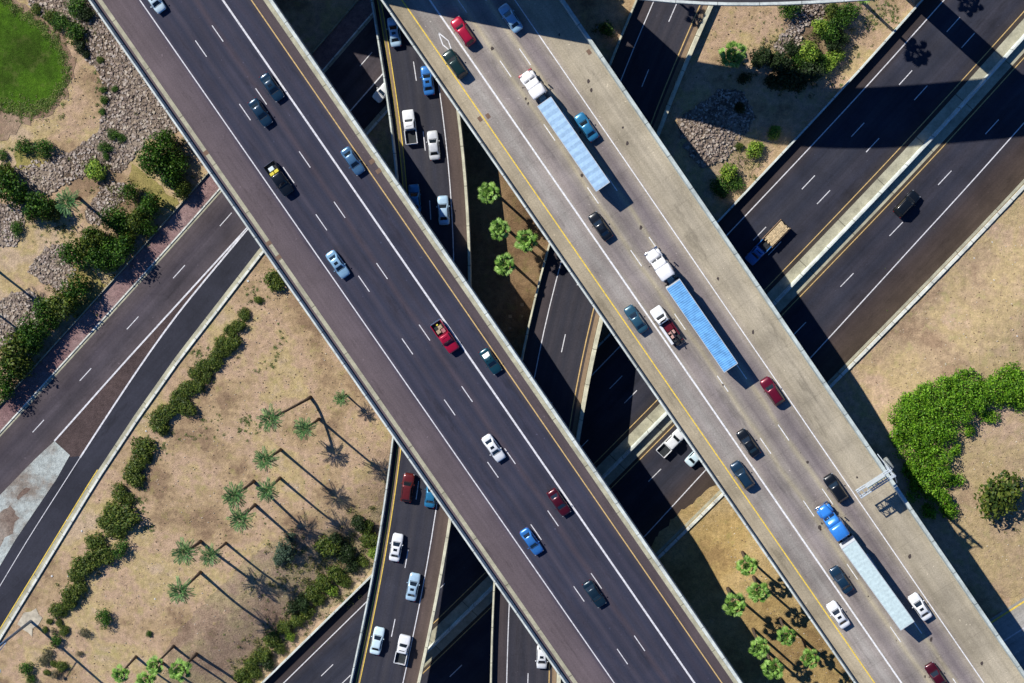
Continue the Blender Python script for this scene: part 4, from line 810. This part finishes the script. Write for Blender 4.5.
def pebble_poly(P, n):
    X = [p[0] for p in P]; Y = [p[1] for p in P]; k = 0
    while k < n:
        x, y = random.uniform(min(X), max(X)), random.uniform(min(Y), max(Y))
        if inside(P, np.array([x]), np.array([y]))[0]: pebble_zone(x, x, y, y, 1); k += 1
pebble_poly([(262, 262), (392, 442), (368, 560), (240, 683), (10, 683), (50, 585), (150, 410), (215, 325)], 1500)
pebble_poly([(866, 366), (1024, 198), (1024, 372), (960, 372), (890, 405)], 420); pebble_poly([(960, 440), (1024, 410), (1024, 590), (960, 530)], 220)
pebble_poly([(700, 520), (722, 508), (860, 683), (800, 683)], 260); pebble_poly([(720, 10), (890, 10), (830, 90), (700, 50)], 200); pebble_poly([(66, 50), (100, 70), (98, 130), (60, 150), (30, 135)], 120)
tag(mesh('pebbles', V, F, islands('brown and pale pebbles', [(.12, .08, .05), (.22, .16, .10), (.34, .26, .18), (.6, .54, .44)])), 'small pebbles and clods scattered on the dry ground', 'pebbles', kind='stuff')
cl = []
_LP = densify(LAWN_PX, 2.0)
for x, y in _LP:
    if -40 < x and -20 < y:
        for _ in range(3):
            q = ung(x+random.gauss(0, 2.6), y+random.gauss(0, 2.6)); cl.append((q[0], q[1], q[2]+.1, random.uniform(.3, .8), .1))
for _ in range(130):
    q = ung(random.uniform(0, 64), random.gauss(108, 7)); cl.append((q[0], q[1], q[2]+.1, random.uniform(.2, .5), .1))
Vv, Ff = leaf_cloud(cl, .16, 150, .9); Vv[:, 2] = np.maximum(Vv[:, 2], terrain(Vv[:, 0], Vv[:, 1])+.1)
o = link(bpy.data.objects.new('grass_tufts', np_mesh('grass_tufts', Vv, Ff, foliage_mat('lawn tufts', [(.05, .11, .012), (.09, .18, .02), (.16, .24, .04), (.3, .27, .1)], .1)))); tag(o, 'ragged grass tufts along the edge of the lawn', 'grass', kind='stuff')
# litter by the sidewalk and pale stones on the dirt
mb = MB()
LIT = plain('pale litter and stones', (.7, .7, .68), .8, .1)
for px, py, r in [(115, 287, .42), (122, 275, .3), (146, 431, .25), (52, 576, .3), (155, 599, .25), (82, 531, .3), (994, 280, .2), (992, 242, .25), (974, 258, .2), (1017, 336, .2), (248, 281, .3), (67, 520, .2), (598, 27, .35), (68, 576, .2)]:
    q = ung(px, py); k = [(q[0]+math.cos(a)*r*random.uniform(.4, .9), q[1]+math.sin(a)*r*random.uniform(.4, .9)) for a in np.arange(0, 6.28, 1.05)]
    mb.loft([[(x, y, q[2]+.02) for x, y in k], [(q[0]+(x-q[0])*.8, q[1]+(y-q[1])*.8, q[2]+.12) for x, y in k]])
tag(mb.build('scattered_pale_stones', LIT), 'a few pale stones and scraps of litter scattered on the dirt', 'debris', kind='stuff')

# ------------------------------------------------------------------ vehicles
def paint(name, col, metal=.25, rough=.28):
    key = 'paint '+name
    if key in MC: return MC[key]
    m, n, b = newmat(key); b.inputs['Roughness'].default_value = rough; b.inputs['Metallic'].default_value = metal; b.inputs['Coat Weight'].default_value = .6; b.inputs['Coat Roughness'].default_value = .06; b.inputs['Specular IOR Level'].default_value = .5
    c = mix(n, col, greyfac(n, noise(n, 2.5, 4, objpos(n)), .9, 1.06), 1, 'MULTIPLY'); n.links.new(c, b.inputs['Base Color']); MC[key] = m; return m
GLASS = plain('dark tinted car glass', (.012, .018, .024), .06, .05, 0, .8); TYRE = plain('black tyre rubber', (.018, .018, .018), .9, .1); RIM = plain('alloy rim', (.5, .5, .52), .35, .05, .8)
LAMPW = plain('clear headlight lens', (.28, .30, .32), .12, .05, 0, .6); LAMPR = plain('red tail light lens', (.18, .01, .01), .25, .05, 0, .6); BLACK = plain('black plastic trim', (.02, .02, .022), .6, .1); CHROME = plain('bright chrome', (.8, .8, .82), .15, .03, 1.0); LINER = plain('dark bed liner', (.03, .035, .04), .8, .1)
_wheel = {}
def wheel(root, x, y, r=.33, wd=.23):
    k = (r, wd)
    if k not in _wheel:
        mb = MB(); rings = []
        for yy, rr in ((-wd/2, r*.88), (-wd/2+.03, r), (wd/2-.03, r), (wd/2, r*.88)): rings.append([(math.cos(a)*rr, yy, math.sin(a)*rr) for a in np.arange(0, 6.28, math.pi/9)][:18])
        mb.loft(rings); o = mb.build('wheel', TYRE, None, False); a = o.data; bpy.data.objects.remove(o)
        mb = MB(); rings = [[(math.cos(t_)*rr, yy, math.sin(t_)*rr) for t_ in np.arange(0, 6.28, math.pi/6)][:12] for yy, rr in ((-wd/2-.012, r*.58), (wd/2+.012, r*.58))]
        mb.loft(rings); o = mb.build('rim', RIM); c = o.data; bpy.data.objects.remove(o); _wheel[k] = (a, c)
    a, c = _wheel[k]; o = bpy.data.objects.new('wheel', a); o.location = (x, y, r); link(o, root); link(bpy.data.objects.new('rim', c), o)
def section(x, hw, zt, zb, crown=.03):
    h = [(hw*.9, zb), (hw, zb+.14), (hw*1.0, zb+(zt-zb)*.55), (hw*.975, zt-.10), (hw*.90, zt-.025), (hw*.55, zt+crown*.7), (0, zt+crown)]
    return [(x, y, z) for y, z in h]+[(x, -y, z) for y, z in reversed(h[:-1])]
def quad_panel(A, B, C, D, inset=(.08, .08), off=.012):
    """an inset copy of a quad, pushed outwards"""
    A, B, C, D = [np.array(p, float) for p in (A, B, C, D)]
    f = lambda u, v: (A*(1-u)+B*u)*(1-v)+(D*(1-u)+C*u)*v
    iu, iv = inset; n = np.cross(B-A, D-A); n /= np.linalg.norm(n); th = .008
    P = [f(iu, iv), f(1-iu, iv), f(1-iu, 1-iv), f(iu, 1-iv)]
    V = [p+n*off for p in P]+[p-n*th for p in P]
    return V, [(0, 1, 2, 3), (7, 6, 5, 4), (0, 4, 5, 1), (1, 5, 6, 2), (2, 6, 7, 3), (3, 7, 4, 0)]
KINDS_ = {   # L, W, H, belt, windshield base, roof front, roof rear, rear glass base, hood z, tail z
    'sedan': (4.75, 1.82, 1.44, .92, .98, .28, -.95, -1.62, .86, .98),
    'coupe': (4.5, 1.80, 1.34, .88, .80, .10, -.75, -1.60, .80, .92),
    'hatch': (4.2, 1.78, 1.50, .95, 1.02, .35, -1.35, -1.88, .90, 1.0),
    'suv': (4.8, 1.94, 1.74, 1.08, 1.02, .42, -1.75, -2.22, 1.04, 1.1),
    'van': (5.0, 1.98, 1.78, 1.10, 1.45, .70, -2.0, -2.38, 1.02, 1.1)}
def greenhouse(root, mat, hw, z0, H, xw0, xw1, xr1, xr0, rhw=None, doors=2):
    """painted cabin hull with glass panels; returns hull verts for the body mesh"""
    rhw = rhw or hw*.76; zr = H; bw = hw*.93
    ring = lambda z, xf, xr, y: [(xf, y*.86, z), (xf-.12, y, z), (xr+.12, y, z), (xr, y*.86, z), (xr, -y*.86, z), (xr+.12, -y, z), (xf-.12, -y, z), (xf, -y*.86, z)]
    rings = [ring(z0-.1, xw0+.1, xr0-.05, bw), ring(z0, xw0, xr0, bw), ring(zr-.06, xw1+.06, xr1-.06, rhw), ring(zr-.015, xw1-.06, xr1+.06, rhw*.9), ring(zr+.02, xw1-.5, xr1+.35, rhw*.5)]
    mb = MB().loft(rings); a, b = rings[1], rings[2]
    MB().add(*quad_panel(a[0], b[0], b[7], a[7], (.06, .07), .014)).build('windshield', GLASS, root)
    MB().add(*quad_panel(a[4], b[4], b[3], a[3], (.08, .09), .014)).build('rear_window', GLASS, root)
    MB().add(*quad_panel(a[2], b[2], b[1], a[1], (.12, .06), .012)).build('side_window', GLASS, root)
    MB().add(*quad_panel(a[6], b[6], b[5], a[5], (.12, .06), .012)).build('side_window', GLASS, root)
    return mb
def lamps(root, L, hw, zf, zr):
    for s in (1, -1):
        MB().box(L/2-.24, L/2-.06, s*hw*.78-.15, s*hw*.78+.08, zf-.19, zf-.07, .03).build('headlight', LAMPW, root)
        MB().box(-L/2+.01, -L/2+.12, s*hw*.76-.15, s*hw*.76+.10, zr-.28, zr-.14, .03).build('taillight', LAMPR, root)
def mirrors(root, mat, x, hw, z):
    for s in (1, -1): MB().box(x-.09, x+.07, min(s*(hw+.02), s*(hw+.2)), max(s*(hw+.02), s*(hw+.2)), z, z+.14, .03).build('mirror', mat, root)
def place(root, px, path_or_vec, z, top=1.0, flip=False):
    if z is None:
        z = 8.0
        for _ in range(5): z = path_or_vec.at(path_or_vec.near(un(px[0]+.9, px[1]+1.9, z+top))[0])[3]
    c = un(px[0]+.9, px[1]+1.9, z+top)
    if isinstance(path_or_vec, Path): s, o = path_or_vec.near(c); v = path_or_vec.at(s)[1]
    else: v = np.array(path_or_vec)
    if flip: v = -v
    root.location = (c[0], c[1], z+.012); root.rotation_euler.z = math.atan2(v[1], v[0])
def car(kind, mat, px, path, z, flip, label, name='car', cat='car', group=None, stripe=None):
    L, W, H, belt, xw0, xw1, xr1, xr0, zh, zt = KINDS_[kind]; hw = W/2
    g = empty(name); tag(g, label, cat, group)
    st = [(L/2, hw*.66, zh*.62, .36), (L/2-.06, hw*.80, zh*.74, .28), (L/2-.22, hw*.92, zh*.88, .24), (L/2-.6, hw*.985, zh*.97, .22), (xw0+.15, hw, belt, .22), (0, hw, belt+.01, .22), (xr0+.1, hw, belt+.03, .22), (-L/2+.5, hw*.97, zt, .24), (-L/2+.16, hw*.90, zt-.04, .28), (-L/2+.03, hw*.80, zt-.2, .34), (-L/2, hw*.72, zt*.6, .38)]
    body = MB().loft([section(*s_) for s_ in reversed(st)])
    hull = greenhouse(g, mat, hw, belt, H, xw0, xw1, xr1, xr0); body.add(hull.V, hull.F); body.build('body', mat, g, True)
    for x in (L*.29, -L*.30):
        for y in (hw-.11, -hw+.11): wheel(g, x, y)
    lamps(g, L, hw, zh*.86, zt)
    mirrors(g, mat, xw0-.35, hw, belt)
    if kind in ('suv', 'van'):
        for s_ in (1, -1): MB().box(xr1+.15, xw1-.15, s_*hw*.66-.03, s_*hw*.66+.03, H-.04, H+.05, .01).build('roof_rail', BLACK, g)
    elif random.random() < .45: MB().box(xw1-.75, xw1-.3, -hw*.36, hw*.36, H-.02, H+.028, .012).build('sunroof', GLASS, g)
    for s_ in (1, -1): MB().box(xw0-1.15, xw0-1.11, min(s_*hw*.5, s_*(hw+.006)), max(s_*hw*.5, s_*(hw+.006)), .5, belt-.03).build('door_seam', BLACK, g)
    MB().box(xw0+.02, xw0+.10, -hw*.72, hw*.72, belt-.0, belt+.035, .01).build('cowl', BLACK, g)
    MB().box(L/2-.05, L/2+.015, -hw*.45, hw*.45, .38, .55, .02).build('grille', BLACK, g)
    place(g, px, path, z, 1.0, flip); return g
def pickup(mat, px, path, z, flip, label, load=None, name='pickup_truck', trim=None, L=5.5, crew=False):
    W = 1.98; hw = W/2; H = 1.82; belt = 1.12; xw0, xw1 = L*.225, L*.13; xr1, xr0 = (-.30, -.42) if not crew else (-.75, -.88)
    g = empty(name); tag(g, label, 'pickup truck')
    st = [(L/2, hw*.78, .78, .42), (L/2-.08, hw*.9, .98, .34), (L/2-.3, hw*.97, 1.06, .3), (xw0+.1, hw, belt, .3), (xr0-.05, hw, belt, .3)]
    body = MB().loft([section(*s_, .04) for s_ in reversed(st)]); hull = greenhouse(g, mat, hw, belt, H, xw0, xw1, xr1, xr0, hw*.8); body.add(hull.V, hull.F); body.build('body', mat, g, True)
    x1 = xr0-.08; x0 = -L/2; mb = MB()
    for s in (1, -1): mb.box(x0+.06, x1, min(s*(hw-.13), s*hw), max(s*(hw-.13), s*hw), .42, belt+.02, .03)
    mb.box(x1-.06, x1, -hw+.14, hw-.14, .42, belt+.02); mb.build('bed', mat, g)
    MB().box(x0, x0+.07, -hw+.02, hw-.02, .45, belt+.01, .02).build('tailgate', trim or mat, g)
    MB().box(x0+.08, x1-.07, -hw+.14, hw-.14, .40, .62).build('bed_liner', LINER, g)
    MB().box(x0-.12, x0-.005, -hw+.1, hw-.1, .42, .6, .03).build('bumper', CHROME, g)
    for x in (L*.31, -L*.30):
        for y in (hw-.12, -hw+.12): wheel(g, x, y, .38, .26)
    lamps(g, L, hw, .95, 1.05); mirrors(g, BLACK, xw0-.3, hw, belt)
    place(g, px, path, z, 1.0, flip)
    return g
P_ = lambda n, c, **k: paint(n, c, **k)
NAVY = P_('navy', (.012, .04, .075)); BLK = P_('black', (.008, .011, .014)); DGRN = P_('dark green', (.008, .03, .028)); TEAL = P_('deep teal', (.010, .06, .085)); BLUE = P_('bright blue', (.04, .20, .55)); SKY = P_('pale sky blue', (.30, .52, .70)); SILV = P_('silver blue', (.45, .64, .78), metal=.2); WHT = P_('white', (.80, .82, .83), metal=0); ICE = P_('ice white', (.62, .78, .84), metal=0)
RED = P_('crimson', (.42, .008, .04)); MAR = P_('maroon', (.075, .005, .012)); CYAN = P_('mid blue', (.03, .20, .38)); GREYB = P_('slate blue', (.03, .10, .15)); DRED = P_('dull red', (.14, .018, .016)); PEARL = P_('pearl', (.72, .74, .74))

ZA = ZD; MIDB = P_('dusty mid blue', (.07, .17, .30)); INK = P_('ink blue', (.010, .028, .045)); MAR2 = P_('deep red', (.15, .006, .022))
car('hatch', ICE, (153, -2), PA, ZA, False, 'ice white hatchback cut by the top edge on the dark overpass')
car('sedan', NAVY, (270.5, 85), PA, ZA, False, 'navy sedan beside the wide white line, furthest up of the dark pair')
car('sedan', NAVY, (259, 110.5), PA, ZA, False, 'navy sedan on the lane dashes, lower of the dark pair')
o = pickup(BLK, (278, 177), PA, ZA, False, 'black pickup with yellow and white cargo in its bed', trim=BLK, L=5.7, crew=True)
car('sedan', MIDB, (351.5, 159), PA, ZA, False, 'mid blue sedan in the lane next to the yellow line of the dark overpass')
car('sedan', SKY, (336.5, 262.5), PA, ZA, False, 'pale blue sedan hugging the left solid line of the dark overpass')
o2 = pickup(RED, (444, 335), PA, ZA, False, 'crimson pickup with junk in its open bed', trim=CHROME)
car('coupe', TEAL, (489.5, 359.5), PA, ZA, False, 'teal coupe between the wide white line and the yellow line')
car('sedan', WHT, (492.5, 446.5), PA, ZA, False, 'white sedan in the middle lane of the dark overpass')
car('sedan', MAR, (558, 501), PA, ZA, False, 'maroon sedan next to the wide white line on the dark overpass')
car('sedan', BLUE, (530.5, 540), PA, ZA, False, 'bright blue sedan near the solid line low on the dark overpass')
car('sedan', INK, (593.5, 592.5), PA, ZA, False, 'near-black blue sedan lowest on the dark overpass')
def cargo(root, name, label, boxes, cat='cargo'):
    m = Matrix.Translation(root.location) @ root.rotation_euler.to_matrix().to_4x4()
    g = empty(name, tuple(m.to_translation()), root.rotation_euler.z); tag(g, label, cat)
    for nm, mt, bb in boxes:
        mb = MB()
        for b in bb: mb.box(*b, .05)
        mb.build(nm, mt, g)
    return g
YB = plain('yellow plastic', (.85, .72, .08), .5, .1); WB_ = plain('white sheeting', (.75, .85, .85), .6, .1); TAN = plain('tan junk', (.5, .38, .24), .9, .3, scale=6); WOOD = plain('raw timber boards', (.78, .60, .36), .85, .3, scale=3); PINKP = plain('pink scrap', (.5, .2, .2), .8, .2)
cargo(o, 'pickup_cargo', 'two yellow bundles and a white box in the black pickup bed', [('bundle', YB, [(-1.45, -.95, -.78, -.06, .63, 1.25)]), ('bundle', YB, [(-1.45, -.95, .06, .78, .63, 1.25)]), ('box', WB_, [(-2.25, -1.6, -.5, .35, .63, 1.2)])])
cargo(o2, 'pickup_cargo', 'pile of tan and pink junk in the crimson pickup bed', [('box', TAN, [(-2.0, -1.4, -.1, .6, .63, .95), (-1.5, -.9, -.7, 0, .63, 1.0)]), ('scrap', PINKP, [(-1.3, -.62, .1, .7, .63, 1.05)]), ('bag', YB, [(-2.35, -2.1, -.1, .2, .63, 1.0)])])

car('suv', RED, (462, 29.5), PB, ZD, True, 'crimson SUV half leaving the shade on the concrete overpass')
car('sedan', SKY, (509.5, 16), PB, ZD, True, 'pale blue sedan in the shade at the top of the concrete overpass')
car('suv', DGRN, (454, 62), PB, ZD, True, 'dark green SUV below the diamond marking')
car('sedan', CYAN, (585.5, 125), PB, ZD, True, 'blue sedan alongside the trailer of the topmost semi truck')
car('sedan', BLK, (599.5, 224.5), PB, ZD, True, 'black sedan behind the topmost semi truck in the middle of the overpass')
car('sedan', GREYB, (635, 317.5), PB, ZD, True, 'slate blue sedan left of the white tow truck')
car('suv', MAR2, (771.5, 389.5), PB, ZD, True, 'dark red car behind the middle semi truck by the right line')
car('sedan', BLK, (747.5, 441.5), PB, ZD, True, 'black sedan just right of the wide white line, above the dark SUV')
car('suv', NAVY, (741.5, 473.5), PB, ZD, True, 'navy SUV left of the wide white line in the carpool lane')
car('suv', BLK, (835, 486.5), PB, ZD, True, 'black SUV beside the blue semi truck')
car('sedan', NAVY, (840.5, 578.5), PB, ZD, True, 'navy sedan left of the pale trailer of the blue semi')
car('sedan', WHT, (837.5, 613.5), PB, ZD, True, 'white sedan touching the yellow line of the concrete overpass')
car('sedan', WHT, (919.5, 605.5), PB, ZD, True, 'white sedan right of the rear of the pale trailer')
car('sedan', MAR, (936, 675), PB, ZD, True, 'maroon sedan at the bottom edge of the concrete overpass')

G1 = None
car('sedan', SILV, (393, 30), P1, G1, True, 'silver-blue sedan topmost on the ramp bridge')
car('sedan', BLUE, (426.5, 78.5), P1, G1, True, 'blue sedan beside the concrete overpass edge on the ramp bridge')
pickup(WHT, (408.8, 125), P1, G1, True, 'white pickup with dark bed near the yellow lines of the ramp bridge')
car('sedan', PEARL, (432.4, 143.5), P1, G1, True, 'pearl sedan right of the white pickup on the ramp bridge')
car('sedan', CYAN, (413.5, 197), P1, G1, True, 'blue sedan hidden in the shade of the ramp bridge')
car('sedan', SILV, (442.3, 208.5), P1, G1, True, 'silver sedan by the right line where the shade begins on the ramp')
car('suv', DRED, (406.4, 486), P1, G1, True, 'dull red SUV on the lower part of the ramp bridge')
car('sedan', CYAN, (430, 492), P1, G1, True, 'blue sedan half hidden beneath the dark overpass on the lower ramp')
car('sedan', WHT, (395, 546), P1, G1, True, 'white sedan below the dull red SUV on the lower ramp')
car('sedan', SILV, (411.8, 585.5), P1, G1, True, 'silver-blue sedan in the right lane of the lower ramp')
car('sedan', ICE, (376, 639.5), P1, G1, True, 'ice white sedan beside the yellow lines near the bottom of the ramp')
pickup(WHT, (401.5, 648), P1, G1, True, 'white pickup beside the ice white sedan near the bottom edge', L=5.0)
car('hatch', WHT, (541, 655.5), P2, None, False, 'white hatchback half hidden below the dark overpass near the bottom')
car('suv', BLK, (906, 202), PC, .045, True, 'black SUV alone on the lower-right freeway carriageway')
pk = pickup(WHT, (671, 440.5), PC, .045, True, 'white pickup with dark bed emerging from under the concrete overpass', crew=True, L=5.7)
car('sedan', ICE, (696.5, 453), PC, .045, True, 'white car almost hidden under the concrete overpass')
car('sedan', WHT, (383.5, 87.5), PE, 2.56, False, 'white car half hidden behind the ramp bridge on the road below')

# blue pickup towing a load of boards
bp = pickup(BLUE, (758, 249.5), PC, .045, False, 'bright blue pickup in the shade edge towing a loaded trailer', L=4.9, trim=WHT)
tr = empty('utility_trailer'); tag(tr, 'long utility trailer behind the blue pickup', 'trailer')
MB().box(-2.2, 2.2, -1.1, 1.1, .55, .72, .04).tube([(2.1, .5, .6), (3.6, 0, .55)], .06, 6).tube([(2.1, -.5, .6), (3.6, 0, .55)], .06, 6).build('frame', BLACK, tr)
for x in (-.5, .45):
    for y in (1.0, -1.0): wheel(tr, x, y, .34, .22)
mb = MB()
for s in (1, -1):
    mb.box(-2.2, 2.2, min(s*1.02, s*1.1), max(s*1.02, s*1.1), .73, 1.35)
mb.build('side_board', plain('weathered brown board', (.3, .2, .13)), tr)
place(tr, (775.5, 231.5), PC, .045, 1.0, False)
mb = MB()
for i in range(9):
    y = -1.0+i*.235; mb.box(-1.95+random.uniform(-.15, .15), 1.95+random.uniform(-.2, .2), y*.86, y*.86+.18, .74, 1.45+random.uniform(0, .12), .02)
for i in range(5):
    x = -1.7+i*.8; mb.box(x, x+.1, -.85, .85, 1.6, 1.66)
g = empty('timber_load', tuple(tr.location), tr.rotation_euler.z); tag(g, 'pile of raw timber boards stacked on the utility trailer', 'timber'); mb.build('boards', WOOD, g)

# tow truck carrying a wreck
def tow():
    g = empty('tow_truck'); tag(g, 'white service truck with tool boxes and a maroon cab interior beside the middle semi', 'truck'); L = 6.6; hw = 1.05; belt = 1.2
    st = [(L/2, hw*.75, .9, .4), (L/2-.1, hw*.88, 1.06, .35), (L/2-.4, hw*.95, 1.15, .3), (1.75, hw*.97, belt, .3), (.55, hw*.97, belt, .3)]
    body = MB().loft([section(*s_, .04) for s_ in reversed(st)]); hull = greenhouse(g, WHT, hw, belt, 2.0, 1.9, 1.35, .75, .6, hw*.8); body.add(hull.V, hull.F); body.build('body', WHT, g, True)
    MB().box(-L/2+.3, .45, hw-.42, hw, .5, 1.35, .03).build('tool_box', WHT, g); MB().box(-L/2+1.0, .45, -hw, -hw+.25, .5, 1.25, .03).build('tool_box', P_('dark maroon box', (.12, .01, .02)), g)
    MB().box(-L/2+.3, .45, -hw+.26, hw-.43, .5, .75).build('bed', LINER, g)
    MB().tube([(-.2, -.1, .8), (-2.0, -.1, 1.7), (-3.5, -.1, 1.2)], .1, 8).box(-3.6, -3.2, -.8, .8, .6, .75).build('boom', BLACK, g)
    for x in (L*.32, -L*.24):
        for y in (hw-.14, -hw+.14): wheel(g, x, y, .4, .27)
    lamps(g, L, hw, 1.05, 1.2); mirrors(g, BLACK, 1.5, hw, belt); place(g, (665.5, 323.5), PB, ZD, 1.0, True); return g
tg = tow(); g = cargo(tg, 'scrap_load', 'maroon panels and pink scrap lying in the service truck bed', [('panel', P_('wreck red', (.16, .012, .02)), [(-1.0, .4, -.72, .5, .77, 1.3)]), ('scrap', plain('pale pink scrap', (.7, .42, .36), .8, .3, scale=5), [(-1.75, -1.1, -.6, .1, .77, 1.2), (-2.3, -1.8, -.3, .45, .77, 1.1), (-1.5, -1.05, .1, .5, .77, 1.1)])])

def semi(front_px, rear_px, pm, roofmat, label, nose, trim=None, fair=True, bumper=None, ribs=(27, .02), LS=2.35):
    """front_px, rear_px: middle of the trailer roof's front and rear edges"""
    zt = 4.1; a = un(*front_px, ZD+zt); b = un(*rear_px, ZD+zt); v = (a-b)/np.linalg.norm(a-b); TL = float(np.linalg.norm(a-b)); hw = 1.27
    g = empty('semi_truck', (a[0], a[1], ZD+.012), math.atan2(v[1], v[0])); tag(g, label, 'semi truck')
    # trailer, x from -TL to 0
    NR, AMP = ribs
    t = MB().box(-TL, 0, -hw, hw, 1.15, zt-.02, .03).build('trailer', WHT_T, g)
    mb = MB(); V = []; F = []; n = NR
    for i in range(n*2+1):
        x = -TL+.08+(TL-.16)*i/(n*2); z = zt+.032+(AMP if i % 2 else 0)
        V += [(x, -hw+.07, z-.03), (x, 0, z), (x, hw-.07, z-.03)]
    for i in range(n*2): F += [(i*3, (i+1)*3, (i+1)*3+1, i*3+1), (i*3+1, (i+1)*3+1, (i+1)*3+2, i*3+2)]
    mesh('roof', V, F, roofmat, t)
    mb = MB(); 
    for s in (1, -1): mb.box(-TL, 0, min(s*(hw-.06), s*(hw+.02)), max(s*(hw-.06), s*(hw+.02)), zt-.12, zt+.03)
    mb.box(-TL-.02, -TL+.07, -hw+.07, hw-.07, zt-.12, zt+.03).box(-.07, .02, -hw+.07, hw-.07, zt-.12, zt+.03).build('rail', TRIM_T, t)
    MB().box(-TL-.03, -TL-.005, -hw+.06, -.03, 1.2, zt-.15).build('door', TRIM_T, t); MB().box(-TL-.03, -TL-.005, .03, hw-.06, 1.2, zt-.15).build('door', TRIM_T, t)
    for x in (-TL+1.2, -TL+2.5):
        for y in (.95, -.95): wheel(t, x, y, .5, .56)
    MB().box(-TL+.1, -TL+.25, -1.1, 1.1, .5, .65).box(-TL+.3, -TL+3.4, -.5, .5, .75, 1.12).build('underframe', BLACK, t)
    for y in (.8, -.8): MB().box(-3.3, -3.1, y-.1, y+.1, .25, 1.14).build('landing_leg', BLACK, t)
    # tractor: back of sleeper at x=1.15, nose further ahead
    x0 = 1.15; LC = 1.35; LH = nose; hc = 1.15; x1 = x0+LS; x2 = x1+LC; x3 = x2+LH
    MB().box(-2.6, x3-.5, -.45, .45, .62, .95).build('chassis', BLACK, g)
    zf = 3.75 if fair else 3.1
    rr_ = lambda x, y, z0_, z1_: [(x, y*.8, z0_), (x, y, z0_+.2), (x, y, z1_-.3), (x, y*.84, z1_-.06), (x, y*.5, z1_), (x, -y*.5, z1_), (x, -y*.84, z1_-.06), (x, -y, z1_-.3), (x, -y, z0_+.2), (x, -y*.8, z0_)]
    MB().loft([rr_(x0, hc, .9, zf), rr_(x0+.12, hc+.04, .9, zf+.06), rr_(x1-.5, hc+.04, .9, zf-.1), rr_(x1, hc, .9, zf-.4)]).build('sleeper', pm, g, True)
    MB().loft([rr_(x1+.002, hc-.03, .9, zf-.45), rr_(x1+.5, hc-.06, .9, zf-.75), rr_(x2-.22, hc-.1, .9, 2.72), rr_(x2, hc-.12, .9, 2.0)]).build('cab', pm, g, True)
    for s in (1, -1):
        A_ = [(x2+.02, s*.03, 2.02), (x2-.18, s*.03, 2.70), (x2-.18, s*(hc-.26), 2.62), (x2+.02, s*(hc-.2), 2.0)]
        MB().add(*quad_panel(*(A_ if s < 0 else A_[::-1]), (.02, .05), .03)).build('windshield', GLASS, g)
        B_ = [(x1+.25, s*(hc-.03), 1.75), (x2-.5, s*(hc-.08), 1.75), (x2-.55, s*(hc-.09), 2.3), (x1+.25, s*(hc-.05), 2.35)]
        MB().add(*quad_panel(*(B_ if s < 0 else B_[::-1]), (.02, .05), .03)).build('side_window', GLASS, g)
    MB().loft([rr_(x2+.002, hc-.2, .75, 1.98), rr_(x2+.5, hc-.28, .75, 1.95), rr_(x3-.5, hc-.4, .7, 1.75), rr_(x3-.1, hc-.5, .7, 1.62), rr_(x3, hc-.6, .75, 1.4)]).build('hood', pm, g, True)
    for s in (1, -1):
        y0, y1 = sorted((s*.62, s*1.2)); MB().box(x3-1.75, x3-.35, y0, y1, .8, 1.25, .14).build('fender', trim or pm, g, True)
        wheel(g, x3-1.05, s*.98, .5, .3); MB().box(x3-.34, x3-.12, s*.86-.16, s*.86+.16, .95, 1.15, .03).build('headlight', LAMPW, g)
        MB().tube([(x1-1.5, s*1.0, .8), (x1+.3, s*1.0, .8)], .32, 10).build('fuel_tank', CHROME, g, True)
        MB().tube([(x2-.55, s*(hc-.1), 1.9), (x2-.35, s*(hc+.38), 1.9)], .03, 6).box(x2-.42, x2-.28, s*(hc+.38)-.1, s*(hc+.38)+.1, 1.5, 2.3, .02).build('mirror', BLACK, g)
        MB().tube([(x0-.12, s*.95, 1.0), (x0-.12, s*.95, 3.3)], .07, 8).build('exhaust_stack', CHROME, g, True)
        for x in (-.3, -1.6): wheel(g, x, s*.95, .5, .56)
    MB().box(x3-.28, x3+.08, -1.2, 1.2, .4, .72, .06).build('bumper', bumper or CHROME, g, True)
    MB().box(x3-.02, x3+.03, -.48, .48, .78, 1.35, .02).build('grille', CHROME, g)
    MB().box(-1.2, x0-.02, -.5, .5, .96, 1.05).build('deck_plate', plain('steel blue deck plate', (.12, .25, .35), .4, .1, .5), g)
    return g
WHT_T = plain('trailer side white', (.72, .76, .78), .45, .08); TRIM_T = plain('trailer trim', (.75, .8, .82), .4, .06, .3)
semi((544, 101.5), (603, 187), P_('truck white', (.86, .86, .86), metal=0, rough=.4), plain('pale blue trailer roof', (.40, .60, .80), .55, .1, scale=2.2), 'white semi with red bumper pulling the pale blue ribbed trailer, topmost truck', 1.45, ribs=(13, .045), LS=1.55, bumper=P_('red bumper', (.5, .04, .05)))
semi((673, 284), (731, 368), P_('truck white', (.86, .86, .86)), plain('bright blue trailer roof', (.17, .45, .82), .5, .18, scale=1.0), 'white semi pulling the bright blue trailer, middle truck of three', 1.55, ribs=(46, .03), LS=1.95)
semi((848.5, 544.5), (907.5, 626), P_('truck blue', (.04, .24, .72), metal=.1), plain('pale mint trailer roof', (.60, .74, .74), .55, .1, scale=2.5), 'blue semi pulling the pale mint trailer, lowest truck of three', 1.8, fair=True, ribs=(20, .012))
